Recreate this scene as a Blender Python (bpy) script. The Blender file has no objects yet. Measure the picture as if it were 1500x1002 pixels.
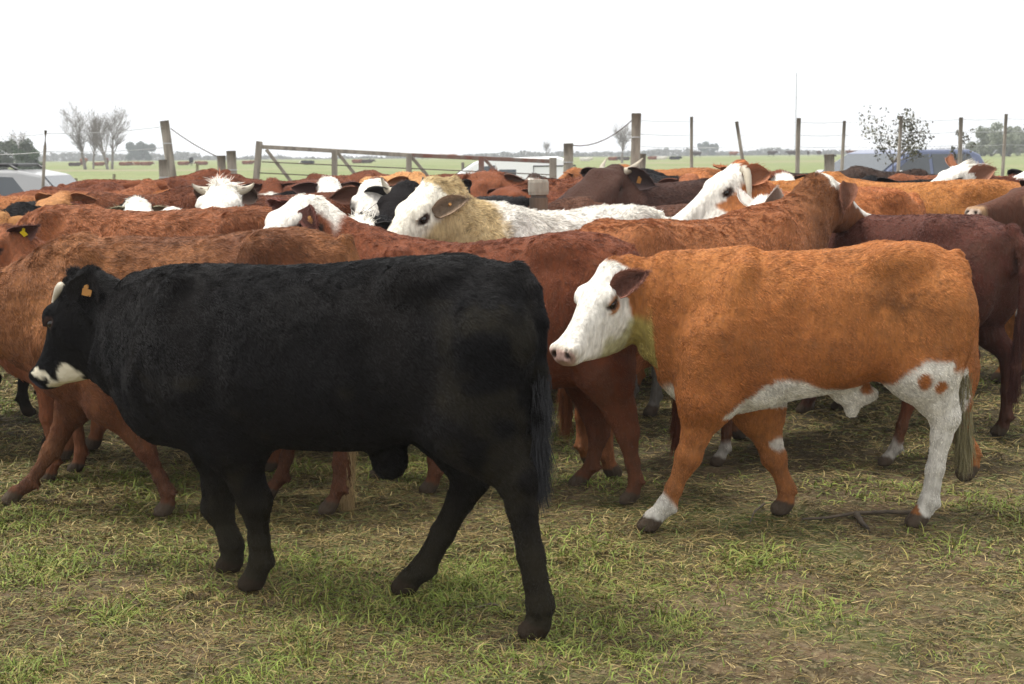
import bpy, math, random
import numpy as np
from mathutils import Vector, Matrix
C = bpy.context.scene.collection
rng = np.random.default_rng(11)
random.seed(11)
sc = bpy.context.scene
# ------------------------------------------------------------------ camera
CAM_Z = 1.62
F_PX, CX, CY, HOR = 2083.0, 750.0, 501.0, 228.0          # measured on the 1500 px wide photograph
pitch = math.atan((CY - HOR) / F_PX)
roll = math.radians(0.5)
cam_d = bpy.data.cameras.new("camera"); cam = bpy.data.objects.new("camera", cam_d); C.objects.link(cam)
cam_d.sensor_width = 36.0; cam_d.lens = 36.0 * F_PX / 1500.0
cam_d.clip_start = 0.1; cam_d.clip_end = 5000.0
cam.location = (0, 0, CAM_Z)
CR = Matrix.Rotation(math.pi / 2 - pitch, 3, 'X') @ Matrix.Rotation(-roll, 3, 'Z')
cam.rotation_euler = CR.to_euler()
cam_d.dof.use_dof = True; cam_d.dof.focus_distance = 6.0; cam_d.dof.aperture_fstop = 7.0
sc.camera = cam
CRn = np.array(CR)
# ------------------------------------------------------------------ world, sun, exposure
SUN_EL, SUN_AZ = math.radians(66), math.radians(-80)      # azimuth measured from +Y (view direction) towards +X
w = bpy.data.worlds.new("World"); sc.world = w; w.use_nodes = True
nt = w.node_tree; nt.nodes.clear()
sky = nt.nodes.new('ShaderNodeTexSky'); sky.sky_type = 'NISHITA'; sky.sun_disc = False
sky.sun_elevation = SUN_EL; sky.sun_rotation = SUN_AZ; sky.dust_density = 6.0; sky.air_density = 1.0; sky.ozone_density = 0.6
hs = nt.nodes.new('ShaderNodeHueSaturation'); hs.inputs['Saturation'].default_value = 0.06
mixo = nt.nodes.new('ShaderNodeMix'); mixo.data_type = 'RGBA'; mixo.inputs[0].default_value = 0.72
mixo.inputs[7].default_value = (12.4, 12.45, 12.5, 1)      # the even white cloud deck
bg = nt.nodes.new('ShaderNodeBackground'); bg.inputs[1].default_value = 0.15
wo = nt.nodes.new('ShaderNodeOutputWorld')
nt.links.new(sky.outputs[0], hs.inputs['Color']); nt.links.new(hs.outputs[0], mixo.inputs[6])
nt.links.new(mixo.outputs[2], bg.inputs[0]); nt.links.new(bg.outputs[0], wo.inputs[0])
sd = bpy.data.lights.new("sun", 'SUN'); sd.energy = 3.6; sd.angle = math.radians(14); sd.color = (1, .96, .89)
so = bpy.data.objects.new("sun", sd); C.objects.link(so)
sdir = Vector((math.sin(SUN_AZ) * math.cos(SUN_EL), math.cos(SUN_AZ) * math.cos(SUN_EL), math.sin(SUN_EL)))
so.rotation_euler = sdir.to_track_quat('Z', 'Y').to_euler(); so.location = (0, 0, 30)
vs = sc.view_settings; vs.view_transform = 'Standard'; vs.look = 'None'; vs.exposure = -0.05; vs.gamma = 1; vs.use_curve_mapping = False
sc.cycles.use_denoising = True
try: sc.cycles.denoiser = 'OPENIMAGEDENOISE'
except Exception: pass
sc.cycles.max_bounces = 6; sc.cycles.diffuse_bounces = 3; sc.cycles.glossy_bounces = 2
sc.cycles.transmission_bounces = 3; sc.cycles.transparent_max_bounces = 6; sc.cycles.volume_bounces = 0
sc.cycles.use_adaptive_sampling = True; sc.cycles.adaptive_threshold = 0.02
sc.cycles_curves.subdivisions = 1
# ------------------------------------------------------------------ measuring helpers
CAMP = np.array([0, 0, CAM_Z])
def ray(px, py):
    d = CRn @ np.array([(px - CX) / F_PX, -(py - CY) / F_PX, -1.0]); return d / d[1]
def at(px, py, dist):                      # world point seen at a pixel, `dist` metres ahead
    return CAMP + ray(px, py) * dist
def gz(x, y):                              # height of the land: level pen, gentle rise far away
    t = np.clip((y - 30) / 220.0, 0, 1); return 1.0 * t * t * (3 - 2 * t)
# ------------------------------------------------------------------ numpy noise
def _h(ix, iy, iz, s):
    n = (ix * 374761393 + iy * 668265263 + iz * 2147483647 + s * 974711) & 0x7fffffff
    n = ((n ^ (n >> 13)) * 1274126177) & 0x7fffffff
    n = ((n ^ (n >> 16)) * 668265263) & 0x7fffffff
    return ((n ^ (n >> 15)) & 0xffff) / 65535.0
def vnoise(P, f=1.0, s=0):
    P = np.asarray(P, float) * f + 1000.0
    i = np.floor(P).astype(np.int64); t = P - i; t = t * t * (3 - 2 * t); r = 0
    for dx in (0, 1):
        for dy in (0, 1):
            for dz in (0, 1):
                wgt = (t[..., 0] if dx else 1 - t[..., 0]) * (t[..., 1] if dy else 1 - t[..., 1]) * (t[..., 2] if dz else 1 - t[..., 2])
                r = r + wgt * _h(i[..., 0] + dx, i[..., 1] + dy, i[..., 2] + dz, s)
    return r * 2 - 1
def fbm(P, f=1.0, s=0, o=3):
    r = 0; a = 1; tot = 0
    for k in range(o):
        r = r + a * vnoise(P, f * 2 ** k, s + k * 17); tot += a; a *= .5
    return r / tot
def sm(x, a, b):
    t = np.clip((x - a) / (b - a), 0, 1); return t * t * (3 - 2 * t)
# ------------------------------------------------------------------ object helpers
def tag(o, label=None, cat=None, group=None, kind=None):
    if label: o['label'] = label
    if cat: o['category'] = cat
    if group: o['group'] = group
    if kind: o['kind'] = kind
    return o
def empty(name, loc=(0, 0, 0), rz=0, s=1.0):
    o = bpy.data.objects.new(name, None); C.objects.link(o)
    o.location = loc; o.rotation_euler = (0, 0, rz); o.scale = (s, s, s); o.empty_display_size = .1
    return o
def mesh_np(name, V, Fc, mat=None, parent=None, smooth=True, cols=None, cname='Col'):
    V = np.asarray(V, np.float32); Fc = np.asarray(Fc, np.int32)
    me = bpy.data.meshes.new(name); n = Fc.shape[1]
    me.vertices.add(len(V)); me.vertices.foreach_set('co', V.ravel())
    me.loops.add(Fc.size); me.loops.foreach_set('vertex_index', Fc.ravel())
    me.polygons.add(len(Fc)); me.polygons.foreach_set('loop_start', np.arange(0, Fc.size, n, dtype=np.int32))
    try: me.polygons.foreach_set('loop_total', np.full(len(Fc), n, np.int32))
    except Exception: pass
    me.update(calc_edges=True)
    me.polygons.foreach_set('use_smooth', np.full(len(Fc), bool(smooth)))
    if cols is not None:
        ca = me.color_attributes.new(cname, 'FLOAT_COLOR', 'POINT')
        c4 = np.ones((len(V), 4), np.float32); c4[:, :3] = cols; ca.data.foreach_set('color', c4.ravel())
    if mat: me.materials.append(mat)
    o = bpy.data.objects.new(name, me); C.objects.link(o)
    if parent: o.parent = parent
    return o
class MB:                                   # gathers simple shapes into ONE mesh object
    def __init__(s): s.v = []; s.f = []
    def add(s, V, Fc):
        b = len(s.v); s.v += [tuple(p) for p in V]; s.f += [tuple(i + b for i in q) for q in Fc]
    def box(s, c, d, rot=None):
        R_ = rot or Matrix.Identity(3)
        V = [Vector(c) + R_ @ Vector((x * d[0] / 2, y * d[1] / 2, z * d[2] / 2)) for x in (-1, 1) for y in (-1, 1) for z in (-1, 1)]
        s.add(V, [(0, 1, 3, 2), (4, 6, 7, 5), (0, 4, 5, 1), (2, 3, 7, 6), (0, 2, 6, 4), (1, 5, 7, 3)])
    def tube(s, pts, rad, n=8, jit=0.0, cap=True):
        pts = [Vector(p) for p in pts]; m = len(pts)
        if not hasattr(rad, '__len__'): rad = [rad] * m
        V = []; up = Vector((0, 0, 1))
        for i, p in enumerate(pts):
            t = (pts[min(i + 1, m - 1)] - pts[max(i - 1, 0)]).normalized()
            a = t.cross(up);
            if a.length < .1: a = t.cross(Vector((1, 0, 0)))
            a.normalize(); b = t.cross(a)
            for k in range(n):
                an = 2 * math.pi * k / n; r = rad[i] * (1 + jit * random.uniform(-1, 1))
                V.append(p + a * math.cos(an) * r + b * math.sin(an) * r)
        Fc = [(i * n + k, i * n + (k + 1) % n, (i + 1) * n + (k + 1) % n, (i + 1) * n + k) for i in range(m - 1) for k in range(n)]
        if cap: Fc += [tuple(range(n)), tuple((m - 1) * n + k for k in reversed(range(n)))]
        s.add(V, Fc)
    def build(s, name, mat=None, parent=None, smooth=False, bevel=0):
        me = bpy.data.meshes.new(name); me.from_pydata(s.v, [], s.f); me.update()
        if smooth: me.polygons.foreach_set('use_smooth', [True] * len(me.polygons))
        if mat: me.materials.append(mat)
        o = bpy.data.objects.new(name, me); C.objects.link(o)
        if parent: o.parent = parent
        if bevel:
            b = o.modifiers.new('b', 'BEVEL'); b.width = bevel; b.segments = 2; b.limit_method = 'ANGLE'
        return o
# ------------------------------------------------------------------ materials
def pmat(name, col=(.5, .5, .5), rough=.7, metal=0, spec=None, attr=None, noise=None, bump=None, coat=0):
    m = bpy.data.materials.new(name); m.use_nodes = True; n = m.node_tree; p = n.nodes['Principled BSDF']
    p.inputs['Roughness'].default_value = rough; p.inputs['Metallic'].default_value = metal
    p.inputs['Base Color'].default_value = (*col, 1)
    if spec is not None: p.inputs['Specular IOR Level'].default_value = spec
    if coat: p.inputs['Coat Weight'].default_value = coat; p.inputs['Coat Roughness'].default_value = .05
    src = None
    if attr:
        a = n.nodes.new('ShaderNodeAttribute'); a.attribute_name = attr; src = a.outputs['Color']
    if noise:                                # (scale, other colour or gain, amount)
        tc = n.nodes.new('ShaderNodeTexCoord'); nz = n.nodes.new('ShaderNodeTexNoise')
        mp = n.nodes.new('ShaderNodeMapping'); n.links.new(tc.outputs['Object'], mp.inputs[0]); n.links.new(mp.outputs[0], nz.inputs['Vector'])
        if len(noise) > 3: mp.inputs['Scale'].default_value = noise[3]
        nz.inputs['Scale'].default_value = noise[0]; nz.inputs['Detail'].default_value = 6
        rp = n.nodes.new('ShaderNodeMapRange'); rp.inputs[1].default_value = .35; rp.inputs[2].default_value = .65; rp.inputs[4].default_value = noise[2]
        n.links.new(nz.outputs[0], rp.inputs[0])
        mx = n.nodes.new('ShaderNodeMix'); mx.data_type = 'RGBA'
        n.links.new(rp.outputs[0], mx.inputs[0])
        if src: n.links.new(src, mx.inputs[6])
        else: mx.inputs[6].default_value = (*col, 1)
        mx.inputs[7].default_value = (*noise[1], 1); src = mx.outputs[2]
    if src: n.links.new(src, p.inputs['Base Color'])
    if bump:
        tc = n.nodes.new('ShaderNodeTexCoord'); nz = n.nodes.new('ShaderNodeTexNoise'); mp = n.nodes.new('ShaderNodeMapping')
        n.links.new(tc.outputs['Object'], mp.inputs[0]); n.links.new(mp.outputs[0], nz.inputs['Vector'])
        if len(bump) > 3: mp.inputs['Scale'].default_value = bump[3]
        nz.inputs['Scale'].default_value = bump[0]; nz.inputs['Detail'].default_value = 5
        b = n.nodes.new('ShaderNodeBump'); b.inputs['Strength'].default_value = bump[1]; b.inputs['Distance'].default_value = bump[2]
        n.links.new(nz.outputs[0], b.inputs['Height']); n.links.new(b.outputs[0], p.inputs['Normal'])
    return m
FUR = 100; GRASS = 100
# ================================================================== cattle
class Field:
    """Signed-distance grid in cow-local metres; shapes are blended smoothly, then meshed as ONE surface."""
    def __init__(s, lo, hi, h):
        s.lo = np.array(lo, float); s.h = h; s.n = np.ceil((np.array(hi) - s.lo) / h).astype(int) + 1
        s.F = np.full(tuple(s.n), .25, np.float32)
    def box(s, lo, hi, pad):
        a = np.clip(np.floor((np.array(lo) - pad - s.lo) / s.h).astype(int), 0, s.n); b = np.clip(np.ceil((np.array(hi) + pad - s.lo) / s.h).astype(int) + 1, 0, s.n)
        if (b <= a).any(): return None
        sl = tuple(slice(a[i], b[i]) for i in range(3))
        g = [s.lo[i] + s.h * np.arange(a[i], b[i]) for i in range(3)]
        return sl, g[0][:, None, None], g[1][None, :, None], g[2][None, None, :]
    def put(s, sl, d, k, sub=False):
        A = s.F[sl]; d = d.astype(np.float32)
        if sub:
            hh = np.maximum(k - np.abs(A + d), 0) / k; s.F[sl] = np.maximum(A, -d) + hh * hh * k * .25
        else:
            hh = np.maximum(k - np.abs(A - d), 0) / k; s.F[sl] = np.minimum(A, d) - hh * hh * k * .25
    def cap(s, a, b, ra, rb, k=.03, sy=1.0, sub=False):
        a = np.array(a, float); b = np.array(b, float); R_ = max(ra, rb)
        q = s.box(np.minimum(a, b) - R_, np.maximum(a, b) + R_, k + 2 * s.h)
        if q is None: return
        sl, X, Y, Z = q; ab = b - a; L = max(ab @ ab, 1e-9)
        t = np.clip(((X - a[0]) * ab[0] + (Y - a[1]) * ab[1] + (Z - a[2]) * ab[2]) / L, 0, 1)
        d = np.sqrt((X - a[0] - t * ab[0]) ** 2 + ((Y - a[1] - t * ab[1]) / sy) ** 2 + (Z - a[2] - t * ab[2]) ** 2) - (ra + (rb - ra) * t)
        s.put(sl, d * min(1, sy) ** .5, k, sub)
    def chain(s, pts, k=.03, sy=1.0):
        for p, q in zip(pts[:-1], pts[1:]): s.cap(p[:3], q[:3], p[3], q[3], k, sy)
    def ell(s, c, r, k=.05, M=None, sub=False):
        c = np.array(c, float); r = np.array(r, float); R_ = r.max() if M is not None else r
        q = s.box(c - R_, c + R_, k + 2 * s.h)
        if q is None: return
        sl, X, Y, Z = q; x, y, z = X - c[0], Y - c[1], Z - c[2]
        if M is not None: x, y, z = (M[0, i] * x + M[1, i] * y + M[2, i] * z for i in (0, 1, 2)) if False else (M[0, 0] * x + M[1, 0] * y + M[2, 0] * z, M[0, 1] * x + M[1, 1] * y + M[2, 1] * z, M[0, 2] * x + M[1, 2] * y + M[2, 2] * z)
        k0 = np.sqrt((x / r[0]) ** 2 + (y / r[1]) ** 2 + (z / r[2]) ** 2); k1 = np.sqrt((x / r[0] ** 2) ** 2 + (y / r[1] ** 2) ** 2 + (z / r[2] ** 2) ** 2) + 1e-6
        s.put(sl, k0 * (k0 - 1) / k1, k, sub)
    def loft(s, O, M, tab, k=.05, n=2.2, egg=0.0, sc_=1.0):
        """tab rows (u, top, bottom, halfwidth) along M[:,0]; M columns are forward, side, up."""
        T = np.array(tab, float) * sc_; O = np.array(O, float)
        us = np.linspace(T[0, 0], T[-1, 0], 160)
        tt = [np.interp(us, T[:, 0], T[:, i]) for i in (1, 2, 3)]
        ker = np.hanning(15); ker /= ker.sum()
        tt = [np.convolve(np.pad(a, 7, mode='edge'), ker, 'valid') for a in tt]
        R_ = max(abs(T[:, 1]).max(), abs(T[:, 2]).max(), T[:, 3].max())
        P0, P1 = O + M[:, 0] * T[0, 0], O + M[:, 0] * T[-1, 0]
        if abs(M[0, 0]) > .999:
            lo = (min(P0[0], P1[0]), O[1] - T[:, 3].max(), O[2] + T[:, 2].min()); hi = (max(P0[0], P1[0]), O[1] + T[:, 3].max(), O[2] + T[:, 1].max())
        else: lo, hi = np.minimum(P0, P1) - R_, np.maximum(P0, P1) + R_
        q = s.box(lo, hi, k + 2 * s.h)
        if q is None: return
        sl, X, Y, Z = q; x, y, z = X - O[0], Y - O[1], Z - O[2]
        U = M[0, 0] * x + M[1, 0] * y + M[2, 0] * z; W = M[0, 1] * x + M[1, 1] * y + M[2, 1] * z; V = M[0, 2] * x + M[1, 2] * y + M[2, 2] * z
        top, bot, hw = (np.interp(U, us, a) for a in tt)
        zc = (top + bot) / 2; a = np.maximum((top - bot) / 2, .005); v = (V - zc) / a
        b = np.maximum(hw * (1 - egg * np.clip(v, -1, 1)), .005)
        nn = (np.abs(W / b) ** n + np.abs(v) ** n) ** (1 / n)
        d = (nn - 1) * np.minimum(a, b)
        e = np.maximum(us[0] - U, U - us[-1]); d = np.where(e > 0, np.sqrt(np.maximum(d, 0) ** 2 + e ** 2) + np.minimum(d, 0) * 0 + .002, d)
        s.put(sl, d, k)
    def mesh(s):
        F = s.F; n = F.shape; S = F < 0
        cnt = np.zeros((n[0] - 1, n[1] - 1, n[2] - 1), np.float32); acc = np.zeros(cnt.shape + (3,), np.float32)
        def sub(A, i, j, k): return A[i:n[0] - 1 + i, j:n[1] - 1 + j, k:n[2] - 1 + k]
        cs = sum(sub(S, i, j, k).astype(np.int8) for i in (0, 1) for j in (0, 1) for k in (0, 1))
        act = (cs > 0) & (cs < 8); I = np.argwhere(act)
        P = np.zeros((len(I), 3), np.float32); c = np.zeros(len(I), np.float32)
        def g(i, j, k): return F[I[:, 0] + i, I[:, 1] + j, I[:, 2] + k]
        for ax in range(3):
            for u in (0, 1):
                for v in (0, 1):
                    o0 = [0, 0, 0]; o0[(ax + 1) % 3] = u; o0[(ax + 2) % 3] = v; o1 = list(o0); o1[ax] = 1
                    f0, f1 = g(*o0), g(*o1); m = (f0 < 0) != (f1 < 0)
                    t = np.where(m, f0 / np.where(m, f0 - f1, 1), 0)
                    q = np.array(o0, np.float32)[None, :] + np.zeros((len(I), 3), np.float32); q[:, ax] = t
                    P += q * m[:, None]; c += m
        P = P / c[:, None] + I; V = P * s.h + s.lo
        idx = np.full(act.shape, -1, np.int32); idx[act] = np.arange(len(I)); Q = []
        for ax in range(3):
            a, b = (ax + 1) % 3, (ax + 2) % 3
            s0 = [slice(1, n[i] - 1) for i in range(3)]; s1 = list(s0)
            s0[ax] = slice(0, n[ax] - 1); s1[ax] = slice(1, n[ax])
            A0, A1 = S[tuple(s0)], S[tuple(s1)]; m = A0 != A1; E = np.argwhere(m); fl = A0[m]
            E = E + 1; E[:, ax] -= 1
            def id_(da, db):
                e = E.copy(); e[:, a] += da; e[:, b] += db; return idx[e[:, 0], e[:, 1], e[:, 2]]
            q = np.stack([id_(-1, -1), id_(0, -1), id_(0, 0), id_(-1, 0)], 1)
            q[~fl] = q[~fl][:, ::-1]; Q.append(q)
        Q = np.concatenate(Q); Q = Q[(Q >= 0).all(1)]
        return V, Q
def largest(V, Q):
    lab = np.arange(len(V))
    for _ in range(400):
        m = lab[Q].min(1); new = lab.copy()
        for i in range(4): np.minimum.at(new, Q[:, i], m)
        new = new[new]
        if (new == lab).all(): break
        lab = new
    best = np.bincount(lab).argmax(); keep = lab == best; ren = np.cumsum(keep) - 1
    return V[keep], ren[Q[keep[Q].all(1)]]
def vnormals(V, Q):
    N = np.cross(V[Q[:, 2]] - V[Q[:, 0]], V[Q[:, 3]] - V[Q[:, 1]]); R_ = np.zeros_like(V)
    for i in range(4): np.add.at(R_, Q[:, i], N)
    return R_ / (np.linalg.norm(R_, axis=1)[:, None] + 1e-9)
TRUNK = [(-.835, 1.08, 1.00, .05), (-.80, 1.17, .86, .14), (-.70, 1.225, .68, .205), (-.52, 1.255, .60, .235), (-.30, 1.255, .57, .26), (0, 1.235, .50, .305), (.22, 1.24, .49, .295),
         (.42, 1.27, .50, .255), (.58, 1.27, .53, .215), (.70, 1.20, .58, .17), (.80, 1.06, .68, .11), (.84, .98, .76, .05)]
HEAD = [(-.10, -.08, -.20, .04), (-.04, .0, -.30, .13), (.05, .035, -.38, .175), (.18, .045, -.43, .20), (.32, .04, -.45, .21), (.45, .015, -.43, .175), (.6, -.01, -.37, .135), (.74, -.025, -.31, .118),
        (.86, -.03, -.285, .138), (.95, -.045, -.27, .142), (1.0, -.075, -.235, .115), (1.02, -.12, -.19, .06)]
FR = [.115, .08, .052, .040, .034, .044, .040, .05]
def leg_pts(J, y0, y1, r, hind=False):
    """J: four (x, z) joints. Front: shoulder, elbow, knee, toe; hind: hip, stifle, hock, toe."""
    (ax, az), (bx, bz), (cx, cz), (dx, dz) = J; dz = -.012 if abs(dz) < .095 else dz
    def L(p, q, t): return (p[0] + (q[0] - p[0]) * t, p[1] + (q[1] - p[1]) * t)
    toe = np.array((dx, dz + .03)); c = np.array((cx, cz)); dirn = (c - toe) / np.linalg.norm(c - toe)
    fet = toe + dirn * .085 + np.array((-.026, .014))
    def Y(t): return y0 + (y1 - y0) * t
    if hind:
        m = L((bx, bz), (cx, cz), .55)
        return [(ax, Y(0), az, .15 * r), (bx, Y(.15), bz, .14 * r), (*[m[0]], Y(.4), m[1], .082 * r), (cx, Y(.5), cz + .01, .060 * r), (cx + (fet[0] - cx) * .2, Y(.6), cz + (fet[1] - cz) * .2, .043 * r),
                (cx + (fet[0] - cx) * .6, Y(.8), cz + (fet[1] - cz) * .6, .038 * r), (fet[0], Y(1), fet[1], .039 * r), (toe[0] - .008, Y(1), toe[1] + .03, .036 * r), (toe[0] + .012, Y(1), toe[1] - .002, .042 * r)]
    return [(ax, Y(0), az, .125 * r), (bx, Y(.2), bz, .112 * r), (*[L((bx, bz), (cx, cz), .6)[0]], Y(.4), L((bx, bz), (cx, cz), .6)[1], .060 * r), (cx, Y(.6), cz, .056 * r),
            (cx + (fet[0] - cx) * .25, Y(.7), cz + (fet[1] - cz) * .25, .038 * r), (cx + (fet[0] - cx) * .65, Y(.85), cz + (fet[1] - cz) * .65, .034 * r), (fet[0], Y(1), fet[1], .039 * r),
            (toe[0] - .008, Y(1), toe[1] + .03, .036 * r), (toe[0] + .012, Y(1), toe[1] - .002, .042 * r)]
STAND = dict(FL=[(.50, .88), (.46, .68), (.47, .37), (.49, 0)], FR=[(.50, .88), (.46, .68), (.42, .37), (.42, 0)],
             HL=[(-.52, .92), (-.42, .68), (-.66, .47), (-.60, 0)], HR=[(-.52, .92), (-.46, .68), (-.72, .46), (-.70, 0)])
WALK = dict(FL=[(.50, .88), (.48, .68), (.56, .38), (.62, 0)], FR=[(.50, .88), (.44, .68), (.38, .38), (.22, .02)],
            HL=[(-.52, .92), (-.38, .68), (-.56, .46), (-.42, 0)], HR=[(-.52, .92), (-.50, .68), (-.76, .48), (-.80, .02)])
M_EYE = pmat("eye_wet", (.012, .008, .006), .06); M_HORN = pmat("horn", (.50, .44, .33), .45, noise=(9, (.22, .19, .15), .8)); M_TAG = pmat("ear_tag_orange", (.45, .21, .05), .5); M_TAGY = pmat("ear_tag_yellow", (.85, .70, .03), .5)
M_NOSE = pmat("wet_skin", (.3, .2, .17), .4, attr='Col')
M_BODY = pmat("cow_hide", rough=.85, spec=.15, attr='Col', noise=(55, (.05, .03, .02), .38, (1, 1, .35)), bump=(60, .8, .012, (1, 1, .4)))
M_COAT = pmat("cow_hair", rough=.55, spec=.22, attr='Col')
M_COATK = pmat("black_hair", rough=.45, spec=.10, attr='Col'); M_BODYK = pmat("black_hide", rough=.8, spec=.05, attr='Col', bump=(38, .6, .012))
M_EAR = pmat("cow_ear", rough=.9, spec=.1, attr='Col', bump=(90, .4, .006))
WHITE = np.array((.80, .76, .68)); PINK = np.array((.50, .30, .24)); DIRT = np.array((.10, .085, .05)); HOOF = np.array((.07, .052, .036))
def lerp(a, b, t): return a + (b - a) * t[:, None]
def ortho(f, up=(0, 0, 1), rollr=0.0):
    f = np.array(f, float); f /= np.linalg.norm(f); s_ = np.cross(up, f); s_ /= np.linalg.norm(s_) + 1e-9; u = np.cross(f, s_)
    if rollr: s_, u = s_ * math.cos(rollr) + u * math.sin(rollr), u * math.cos(rollr) - s_ * math.sin(rollr)
    return np.stack([f, s_, u], 1)
ALL_COWS = []; F1_ = FUR / 100
def cow(label, px=0, top=300, d=8.0, yaw=180.0, s=None, col=((.33, .13, .05), (.22, .075, .03)), poll=None, nose=None, far=False, headL=.47, pose='STAND', legs=None, h=.02, fur=0,
        trunk=None, face=None, horns=0, tagm=None, white=None, spots=None, mud=.3, tail=None, neckw=1.0, rollr=0.0, ears=None, cat='cow', group='cattle crowded in the pen', furlen=.022, muzzle=None,
        loc=None, headyaw=0, z0=0.0, legy=None, extra=None, curly=.5, girth=1.0, earup=0.0, eyering=None, neck=None, hornv=None, name='cow', cull=None, wlegs=0.0, rough=.003, darkneck=0, facefn=None, switch=None, earcol=None, name_seed=None, hd=None, headV=1.12, earS=1.0, legr=.9, neckh=1.0, earf=(.55, .9, 0), earW=1.0, earpx=None):
    if hd is not None:                      # place the animal by its poll: (px, py, distance)
        s = s or 1.05; q = at(*hd); a_ = math.radians(yaw); loc = (q[0] - 1.12 * s * math.cos(a_), q[1] - 1.12 * s * math.sin(a_), 0.0); poll = (hd[0], hd[1], 'hd')
    if loc is None:
        c = at(px, top, d); zt = c[2]; s = s or float(np.clip(zt / 1.26, .9, 1.13)); loc = (c[0], c[1], gz(c[0], c[1]) + z0)
        if trunk is None: s *= .962
    s = s or 1.0; seed = len(ALL_COWS) * 7 + 3
    root = empty(name, loc, math.radians(yaw), s); tag(root, label, cat, group); ALL_COWS.append(root)
    cy, sy_ = math.cos(math.radians(yaw)), math.sin(math.radians(yaw)); RZ = np.array([[cy, -sy_, 0], [sy_, cy, 0], [0, 0, 1]])
    def w2l(p): return (RZ.T @ (np.array(p) - np.array(loc))) / s
    co, = (w2l(CAMP),)
    def P(px_, py_, y=0.0):                 # photo pixel -> point on the cow's own vertical plane y
        dl = RZ.T @ ray(px_, py_); t = (y - co[1]) / dl[1]; return co + dl * t
    tr = [r for r in TRUNK] if trunk is None else trunk(P)
    tr = [(a, b, c_, d_ * girth) for a, b, c_, d_ in tr]
    # head frame
    if poll is not None:
        hp = w2l(at(*hd)) if hd is not None else P(*poll)
        dl = RZ.T @ ray(nose[0], nose[1]); dl /= np.linalg.norm(dl); oc = co - hp; bq = oc @ dl; disc = bq * bq - (oc @ oc - headL ** 2)
        t = -bq + (1 if far else -1) * math.sqrt(max(disc, 0)); npnt = co + dl * t; hd = npnt - hp
    else:
        a = math.radians(headyaw); hp = np.array((1.20 * math.cos(a * .4), 1.2 * math.sin(a * .4), 1.22)); hd = np.array((math.cos(a) * .78, math.sin(a) * .78, -.62))
    HM = ortho(hd, rollr=rollr); L = headL
    def H(u, wv, v): return hp + HM @ (np.array((u, wv, v)) * L)
    lg = dict(STAND if pose == 'STAND' else WALK)
    if legs: lg.update(legs(P))
    ly = dict(FL=(.15, .13), FR=(-.15, -.13), HL=(.15, .14), HR=(-.15, -.14)); ly.update(legy or {})
    LP = {k: leg_pts(lg[k], ly[k][0], ly[k][1], legr, k[0] == 'H') for k in lg}
    allp = [p[:3] for k in LP for p in LP[k]] + [hp, H(1, 0, 0), H(.3, 0, -.4)] + [(a, dd, b) for a, b, c_, dd in tr] + [(a, -dd, c_) for a, b, c_, dd in tr]
    tp = [(-.80, 0, 1.17, .05), (-.86, 0, 1.10, .034), (-.885, 0, .95, .026), (-.88, .0, .75, .02), (-.87, .01, .55, .018), (-.865, .01, .42, .03), (-.86, .01, .30, .018)] if tail is None else tail(P)
    allp += [p[:3] for p in tp]; allp = np.array(allp)
    lo, hi = allp.min(0) - .13, allp.max(0) + .13; lo[2] = min(lo[2], -.06)
    F = Field(lo, hi, h)
    F.loft((0, 0, 0), np.eye(3), tr, k=.05, n=2.35, egg=.10)
    xs = [r[0] for r in tr]
    def tz(x, i): return float(np.interp(x, xs, [r[i] for r in tr]))
    x0, x1 = xs[0], xs[-1]; LT = x1 - x0
    # haunch, shoulder, hooks, pins
    for sg in (1, -1):
        F.ell((x0 + .27, sg * .135, tz(x0 + .27, 1) - .36), (.23, .135, .30), .06)
        F.ell((x0 + .36, sg * .168, tz(x0 + .36, 1) - .07), (.11, .055, .055), .09)
        F.ell((x0 + .09, sg * .09, tz(x0 + .12, 1) - .10), (.06, .05, .06), .05)
        F.ell((x1 - .36, sg * .155, tz(x1 - .36, 1) - .36), (.15, .10, .27), .07, ortho((.25, 0, 1)) @ np.array([[0, 0, 1], [0, 1, 0], [-1, 0, 0]]))
        F.ell((x1 - .20, sg * .11, tz(x1 - .2, 2) + .23), (.10, .08, .12), .06)
        F.ell((x0 + .60, sg * .37 * girth, tz(x0 + .6, 1) - .26), (.20, .068, .10), .10, sub=True)
        zt_, zb_ = tz(x1 - .52, 1), tz(x1 - .52, 2); yb_ = float(np.interp(x1 - .52, xs, [r[3] for r in tr]))
        F.cap((x1 - .55, sg * (yb_ + .035), zt_ - .16), (x1 - .50, sg * (yb_ + .045), zb_ + .16), .035, .045, .06, sub=True)
        F.cap((x0 + .55, sg * .295, tz(x0 + .5, 1) - .22), (x0 + .50, sg * .30, tz(x0 + .5, 2) + .10), .03, .05, .06, sub=True)
        F.cap((x1 - .24, sg * .235, tz(x1 - .3, 1) - .12), (x1 - .17, sg * .235, tz(x1 - .2, 1) - .40), .03, .035, .06, sub=True)
        F.cap((x1 - .33, sg * .165, tz(x1 - .3, 1) - .06), (x1 - .15, sg * .17, tz(x1 - .2, 1) - .42), .05, .055, .05)
    # neck
    nb = np.array((x1 - .26, 0, (tz(x1 - .26, 1) + tz(x1 - .26, 2)) / 2 + .05)); hb = H(.10, 0, -.17)
    if neck: nb = nb + np.array(neck)
    nd = hb - nb; NL = np.linalg.norm(nd); NM = ortho(nd, rollr=0)
    a0 = (tz(x1 - .3, 1) - tz(x1 - .3, 2)) / 2 * .88 * neckh
    F.loft(nb, NM, [(0, a0, -a0, .20 * neckw), (NL * .35, a0 * .76, -a0 * .80, .165 * neckw), (NL * .7, a0 * .55, -a0 * .58, .118 * neckw), (NL, L * .34, -L * .34, .093 * neckw), (NL + .04, L * .25, -L * .25, .09)], k=.10, n=2.1)
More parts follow.
